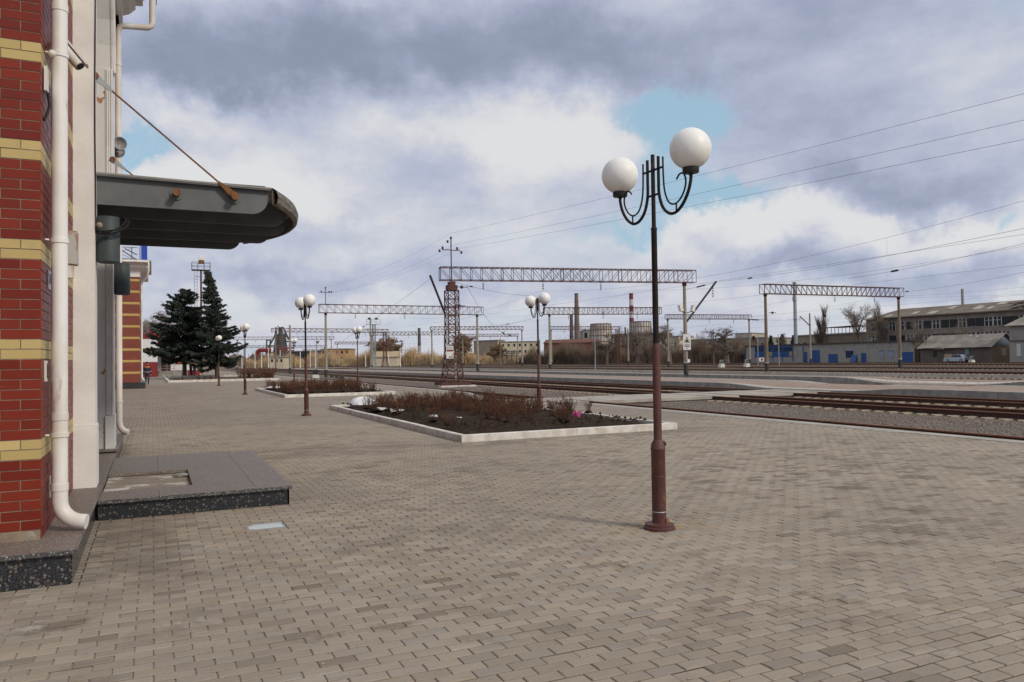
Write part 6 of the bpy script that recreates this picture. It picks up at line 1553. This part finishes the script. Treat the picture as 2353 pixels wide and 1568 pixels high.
# second shed with asbestos roof
h2 = thing('gabled_shed', 'brown brick shed with pale patched corrugated roof and blue gable', 'building', (XS - 1, sy(2200), 0))
ya, yb = sy(2282), sy(2119); X2 = XS - .5
part(MB().box(X2, X2 + 7, ya, yb, -.4, 2.9), 'wall', BRNB, h2, world=True)
part(MB().box(X2 - .02, X2 + 7.02, ya - .04, ya, -.4, 2.9), 'end_wall', SILSUN, h2, world=True)
ASB = M('asbestos_roof', (.30, .275, .235), (.21, .18, .15), scale=.5, amt=1, col3=(.42, .40, .36), scale3=.9, lo3=.6, hi3=.68, rough=.95)
nr = 22
for i in range(nr):
    y0, y1 = ya - .6 + (yb + .3 - ya + .6) * i / nr, ya - .6 + (yb + .3 - ya + .6) * (i + 1) / nr
    j = random.uniform(-.03, .03)
    part(MB().add([(X2 - .7, y0, 2.55 + j), (X2 + 3.5, y0, 5.0 + j), (X2 + 3.5, y1 - .03, 5.0 + j), (X2 - .7, y1 - .03, 2.55 + j), (X2 - .7, y0, 2.62 + j), (X2 + 3.5, y0, 5.07 + j), (X2 + 3.5, y1 - .03, 5.07 + j), (X2 - .7, y1 - .03, 2.62 + j)], [(3, 2, 1, 0), (4, 5, 6, 7), (0, 1, 5, 4), (2, 3, 7, 6), (3, 0, 4, 7)]), 'roof_sheet', ASB, h2, world=True)
part(MB().prism([(X2 + 3.5, 5.0), (X2 + 7.6, 2.6), (X2 + 7.6, 2.7), (X2 + 3.5, 5.1)], 'y', ya - .6, yb + .3), 'back_roof', ASB, h2, world=True)
part(MB().prism([(X2 - .1, 2.9), (X2 + 7.1, 2.9), (X2 + 3.5, 4.95)], 'y', ya - .1, ya - .02), 'gable', M('blue_grey_gable', (.17, .215, .27), rough=.8), h2, world=True)
part(MB().box(X2 + 2.8, X2 + 4.0, ya - .08, ya - .04, 1.0, 2.3), 'end_window', M('cream_board', (.5, .42, .3), rough=.8), h2, world=True)
for (a, e) in ((2149, 2157),): part(MB().box(X2 - .06, X2 - .003, sy(e), sy(a), .9, 2.3), 'window', GLASSD, h2, world=True)
part(MB().box(X2 - .06, X2 - .003, sy(2231), sy(2222), 1.2, 2.4), 'board', M('pale_blue_board', (.20, .27, .31), rough=.8), h2, world=True)
part(MB().box(X2 - 1.2, X2, sy(2180), sy(2160), 2.35, 2.48), 'porch_roof', ASB, h2, world=True)
for i, (px, dx) in enumerate(((2184, .8), (2176, .3))): pass
solo(MB().obox((X2 - .9, sy(2189), .7), (.3, 0, .72), (0, .75, 0), (.03, 0, -.01)), 'leaning_board', M('board_tan', (.33, .24, .16), rough=.9), 'tan board leaning beside the silver car at the brown shed', 'board', (X2 - .9, sy(2189), 0))
solo(MB().box(X2 - 2.6, X2 - 2.5, sy(2263), sy(2258), .35, 1.05).bar((X2 - 2.55, sy(2260), -.1), (X2 - 2.55, sy(2260), .4), .06), 'red_board', RW, 'small red square board right of the silver car', 'sign', (X2 - 2.55, sy(2260), -.1))
# two-storey house cut by the frame edge
hs = thing('brick_house', 'two storey grey brick house beyond the gabled shed', 'building', (XS - 2, sy(2353), 0)); ya2, yb2 = sy(2353) - 13, sy(2346)
part(MB().box(XS - 3, XS + 8, ya2, yb2, -.4, 6.2), 'wall', SILB, hs, world=True)
part(MB().box(XS - 3.02, XS - 2.99, ya2, yb2, 3.3, 3.6), 'string_course', BRNB, hs, world=True)
part(MB().prism([(XS - 3.8, 6.1), (XS + 9, 6.1), (XS + 2.5, 8.0)], 'y', ya2 - .6, yb2 + .5), 'roof', ASB, hs, world=True)
part(MB().box(XS - 3.05, XS - 3.0, yb2 - 1.9, yb2 - 1.2, .9, 3.0), 'window', PANEW, hs, world=True)
# abandoned factory
XF = 166.0
def fy(px): return AX(px, 740, XF).y
fc = thing('abandoned_factory', 'abandoned three storey factory with patched broken roof and rows of windows', 'building', (XF, fy(2170), 0))
yl, yr = fy(1990), fy(2353) - 22; WALLF = M('factory_plaster', (.29, .245, .20), (.215, .18, .15), scale=.5, amt=1, rough=.95)
zt = 10.4
part(MB().box(XF, XF + 14, yr, yl, -.4, zt), 'wall', WALLF, fc, world=True)
RFM = M('rusty_slate_roof', (.21, .17, .13), (.15, .12, .10), scale=.35, amt=1, col3=(.33, .29, .25), scale3=.7, lo3=.64, hi3=.7, rough=.95)
part(MB().prism([(XF - .8, zt), (XF + 14.8, zt), (XF + 14.8, zt + .2), (XF + 7, zt + 2.6), (XF - .8, zt + .25)], 'y', yr - .5, yl - 5), 'roof', RFM, fc, world=True)
part(MB().add([(XF - .8, yl - 5, zt), (XF + 14.8, yl - 5, zt), (XF + 14.8, yl + .6, zt), (XF - .8, yl + .6, zt), (XF + 7, yl - 5, zt + 2.6)], [(0, 1, 2, 3), (0, 3, 4), (3, 2, 4), (2, 1, 4)]), 'hip_end', RFM, fc, world=True)
rg = random.Random(99); broken = yr + (yl - yr) * .42
for i in range(70):   # dislodged roof sheets at the broken end
    y = rg.uniform(yr, broken); u = rg.random(); x = XF - .6 + 7.4 * u; z = zt + .3 + 2.35 * u + rg.uniform(.05, .35); a = rg.uniform(0, 3)
    m_ = rg.choice((ASB, RFM, GALV, RUSTY, ASB)); s = rg.uniform(.5, 1.3)
    part(MB().obox((x, y, z), (s * math.cos(a), s * math.sin(a), rg.uniform(-.2, .4)), (-.5 * math.sin(a), .5 * math.cos(a), 0), (0, 0, .02)), 'loose_roof_sheet', m_, fc, world=True)
for i in range(9):
    y = rg.uniform(broken, yl - 6); u = rg.random(); part(MB().obox((XF - .6 + 7.4 * u, y, zt + .34 + 2.35 * u), (1.0, 0, .31), (0, rg.uniform(.4, 1.0), 0), (0, 0, .03)), 'pale_roof_patch', M('pale_patch', (.42, .39, .35), rough=.95), fc, world=True)
nw = 25
for r_ in range(3):
    for i in range(nw):
        px = 2000 + (2353 - 2000) * (i + .5) / 17.5
        if px > 2500: break
        try: y = AX(px, 740, XF).y
        except Exception: continue
        z0 = (7.4, 4.2, 1.0)[r_]; w = .95; dark = rg.random() < .45
        wn = part(MB().box(XF - .05, XF + .02, y - w, y + w, z0, z0 + 1.9), 'window', BLACK if dark else GLASSD, fc, world=True)
        part(MB().box(XF - .12, XF - .05, y - w - .1, y + w + .1, z0 - .12, z0), 'sill', CONCL, wn, world=True)
        if not dark: part(MB().box(XF - .09, XF - .051, y - .08, y + .08, z0, z0 + 1.9).box(XF - .09, XF - .051, y - w, y + w, z0 + 1.2, z0 + 1.3).box(XF - .09, XF - .051, y - w, y - w + .14, z0, z0 + 1.9).box(XF - .09, XF - .051, y + w - .14, y + w, z0, z0 + 1.9), 'frame', PANEW, wn, world=True)

# ================================================================ SILVER CAR
cx_ = X2 - 3.0; cyc = (sy(2194) + sy(2249)) / 2 - .6
car = thing('parked_car', 'silver blue hatchback car parked by the brown brick shed', 'car', (cx_, cyc, -.1), R(90))
CARP = M('silver_blue_paint', (.30, .345, .385), rough=.3, metal=.4, spec=.6)
# local: x forward (world +Y), y left; profile in x-z
prof = [(-2.05, .28), (-2.08, .62), (-2.0, .86), (-1.55, .92), (-1.15, 1.36), (-.95, 1.41), (.10, 1.40), (.30, 1.35), (.85, .93), (1.85, .80), (2.05, .62), (2.05, .30), (1.70, .22), (-1.7, .22)]
b = MB(); n_ = len(prof)
for s, w in ((-1, .78), (1, .78)): pass
ys_ = [-.80, -.74, .74, .80]; vs = []
for yy in ys_:
    for (x, z) in prof:
        tw = 1.0 if z < .9 else 1 - .22 * (z - .9) / .5
        zz_ = z if abs(yy) < .79 else (z if z < .85 else z - .02)
        vs.append((x, yy * tw, zz_))
fs = [tuple(range(n_ - 1, -1, -1)), tuple(range(3 * n_, 4 * n_))]
for l in range(3):
    for i in range(n_): fs.append((l * n_ + i, l * n_ + (i + 1) % n_, (l + 1) * n_ + (i + 1) % n_, (l + 1) * n_ + i))
part(b.add(vs, fs), 'body', CARP, car, True)
for s in (-1, 1):
    for poly in ([(-1.30, .93), (-1.08, 1.30), (-.68, 1.34), (-.68, .93)], [(-.60, .93), (-.60, 1.34), (.02, 1.34), (.02, .93)], [(.08, .93), (.08, 1.33), (.25, 1.29), (.68, .93)]):
        q = MB(); q.prism(poly, 'y', s * .80, s * .805); q.v = [(v[0], v[1] * (1 - .22 * (v[2] - .9) / .5) if v[2] > .9 else v[1], v[2]) for v in q.v]
        part(q, 'side_window', GLASSD, car)
    for x in (-1.3, 1.25):
        w = part(MB().tube([(x, s * .62, .28), (x, s * .82, .28)], .29, 18), 'wheel', BLACK, car, True)
        part(MB().tube([(x, s * .815, .28), (x, s * .83, .28)], .16, 14), 'hub_cap', GALV, w, True)
    part(MB().box(1.9, 2.07, s * .72 - .12, s * .72 + .1 if s < 0 else s * .72 + .05, .58, .72), 'headlight', WW, car)
    part(MB().box(-2.1, -2.02, s * .62 - .12, s * .62 + .12, .58, .78), 'tail_light', RW, car)
part(MB().box(-2.12, -2.0, -.75, .75, .32, .46).box(2.0, 2.12, -.75, .75, .32, .46), 'bumper', BLACKP, car)

# ================================================================ PEOPLE
def person(loc, rz, label, joints, radii, edges, mats, parts_):
    t = thing('person', label, 'person', loc, rz)
    me = bpy.data.meshes.new('body'); me.from_pydata(joints, edges, []); o = link(me, 'body', t)
    me.materials.append(mats)
    sm = o.modifiers.new('skin', 'SKIN'); sm.use_smooth_shade = True
    for i, r in enumerate(radii): me.skin_vertices[0].data[i].radius = r if isinstance(r, tuple) else (r, r)
    for v in me.skin_vertices[0].data: v.use_root = False
    me.skin_vertices[0].data[0].use_root = True
    ss = o.modifiers.new('sub', 'SUBSURF'); ss.levels = 2; ss.render_levels = 2
    for (mb, nm, mt) in parts_: part(mb, nm, mt, t, True)
    return t
NAVY = M('navy_workwear', (.022, .028, .055), (.03, .036, .065), scale=6, rough=.9); SKIN = M('skin', (.42, .25, .18), rough=.6); HIVIS = M('orange_fabric', (.62, .19, .07), rough=.8); REFL = M('reflective_tape', (.50, .52, .52), rough=.5); DARKN = M('dark_clothes', (.012, .014, .024), rough=.9)
E_ = [(0, 1), (1, 2), (2, 3), (3, 4), (2, 5), (5, 6), (6, 7), (7, 8), (2, 9), (9, 10), (10, 11), (11, 12), (0, 13), (13, 14), (14, 15), (15, 16), (0, 17), (17, 18), (18, 19), (19, 20)]
def figure(stride, bend, arm):
    J = [(0, 0, .92), (0, bend * .3, 1.12), (0, bend * .8, 1.38), (0, bend, 1.52), (0, bend * 1.15, 1.60),
         (-.20, bend * .8, 1.38), (-.27, bend * .8 - arm * .5, 1.12), (-.27, bend * .8 + arm, .90), (-.26, bend * .8 + arm * 1.25, .80),
         (.20, bend * .8, 1.38), (.27, bend * .8 + arm * .3, 1.12), (.27, bend * .8 + arm * .9, .92), (.26, bend * .8 + arm * 1.2, .82),
         (-.10, 0, .86), (-.11, stride * .5, .48), (-.11, stride * .6 - .05, .09), (-.11, stride * .6 + .10, .04),
         (.10, 0, .86), (.11, -stride * .35, .48), (.11, -stride - .02, .11), (.11, -stride + .12, .05)]
    Rr = [(.16, .12), (.16, .12), (.18, .12), .07, .06, .085, .062, .048, .035, .085, .062, .048, .035, .10, .075, .05, .045, .10, .075, .05, .045]
    return J, Rr
def head(y, z, cap, m=None):
    h = MB().sphere((0, y, z), .105, 14, 10, 1.18); c = MB().lathe([(.112, -.01), (.114, .05), (.09, .11), (.03, .135)], (0, y, z + .02), 14)
    nose = MB().sphere((0, y + .105, z), .022, 6, 5); ears = MB().sphere((-.104, y, z), .026, 6, 5).sphere((.104, y, z), .026, 6, 5)
    return [(h, 'head', SKIN), (c, 'cap', cap), (nose, 'nose', SKIN), (ears, 'ears', SKIN)]
def hands(J):
    out = []
    for i in (8, 12):
        b = MB(); x, y, z = J[i]; b.sphere((x, y, z - .03), .036, 8, 6, 1.3)
        for q in range(4): b.tube([(x + (q - 1.5) * .017, y + .01, z - .06), (x + (q - 1.5) * .017, y + .02, z - .10), (x + (q - 1.5) * .016, y + .032, z - .128 + .008 * abs(q - 1.4))], [.0095, .009, .007], 5)
        b.tube([(x, y + .03, z - .02), (x, y + .058, z - .055), (x, y + .06, z - .08)], [.011, .010, .008], 5); out.append((b, 'hand', SKIN))
    return out
J, Rr = figure(.24, .05, .10)
px_ = G(338, 884); tor = MB().lathe([(.165, 0), (.195, .10), (.215, .18), (.10, .22)], (0, .04, 1.26), 16); tor.v = [(v[0] * 1.12, (v[1] - .04) * .72 + .04, v[2]) for v in tor.v]
band = MB().lathe([(.192, -.02), (.194, .02)], (0, .02, 1.02), 16); band.v = [(v[0] * 1.0, (v[1] - .02) * .74 + .02, v[2]) for v in band.v]
band2 = MB()
for i in (6, 10): band2.lathe([(.066, -.022), (.067, .022)], (J[i][0], J[i][1], J[i][2] - .04), 10)
jack = MB().lathe([(.18, -.14), (.19, 0), (.19, .22), (.20, .34), (.15, .40)], (0, .02, .98), 16); jack.v = [(v[0], (v[1] - .02) * .72 + .02, v[2]) for v in jack.v]
person((-.40, 69.4, 0), R(-4), 'worker in navy jacket with orange shoulders walking along the far wing', J, Rr, E_, NAVY,
       head(.07, 1.70, DARKN) + hands(J) + [(jack, 'jacket', NAVY), (tor, 'orange_yoke', HIVIS), (band, 'reflective_band', REFL), (band2, 'sleeve_band', REFL)])
J, Rr = figure(.10, .20, .16)
q = G(447, 864); person((q.x, q.y, 0), R(-25), 'person in dark navy clothes bending forward near the pavilion steps', J, Rr, E_, DARKN, head(.27, 1.66, DARKN) + hands(J) + [(MB().lathe([(.17, -.12), (.18, .1), (.19, .34), (.14, .40)], (0, .06, .98), 14), 'jacket', DARKN)])
bp = q + Vector((.75, -.4, 0))
solo(MB().tube([(bp.x, bp.y, 0), (bp.x, bp.y, .30)], [.13, .16], 12), 'bucket', CREAM, 'small pale bucket standing beside the bending person', 'bucket', (bp.x, bp.y, 0), True)
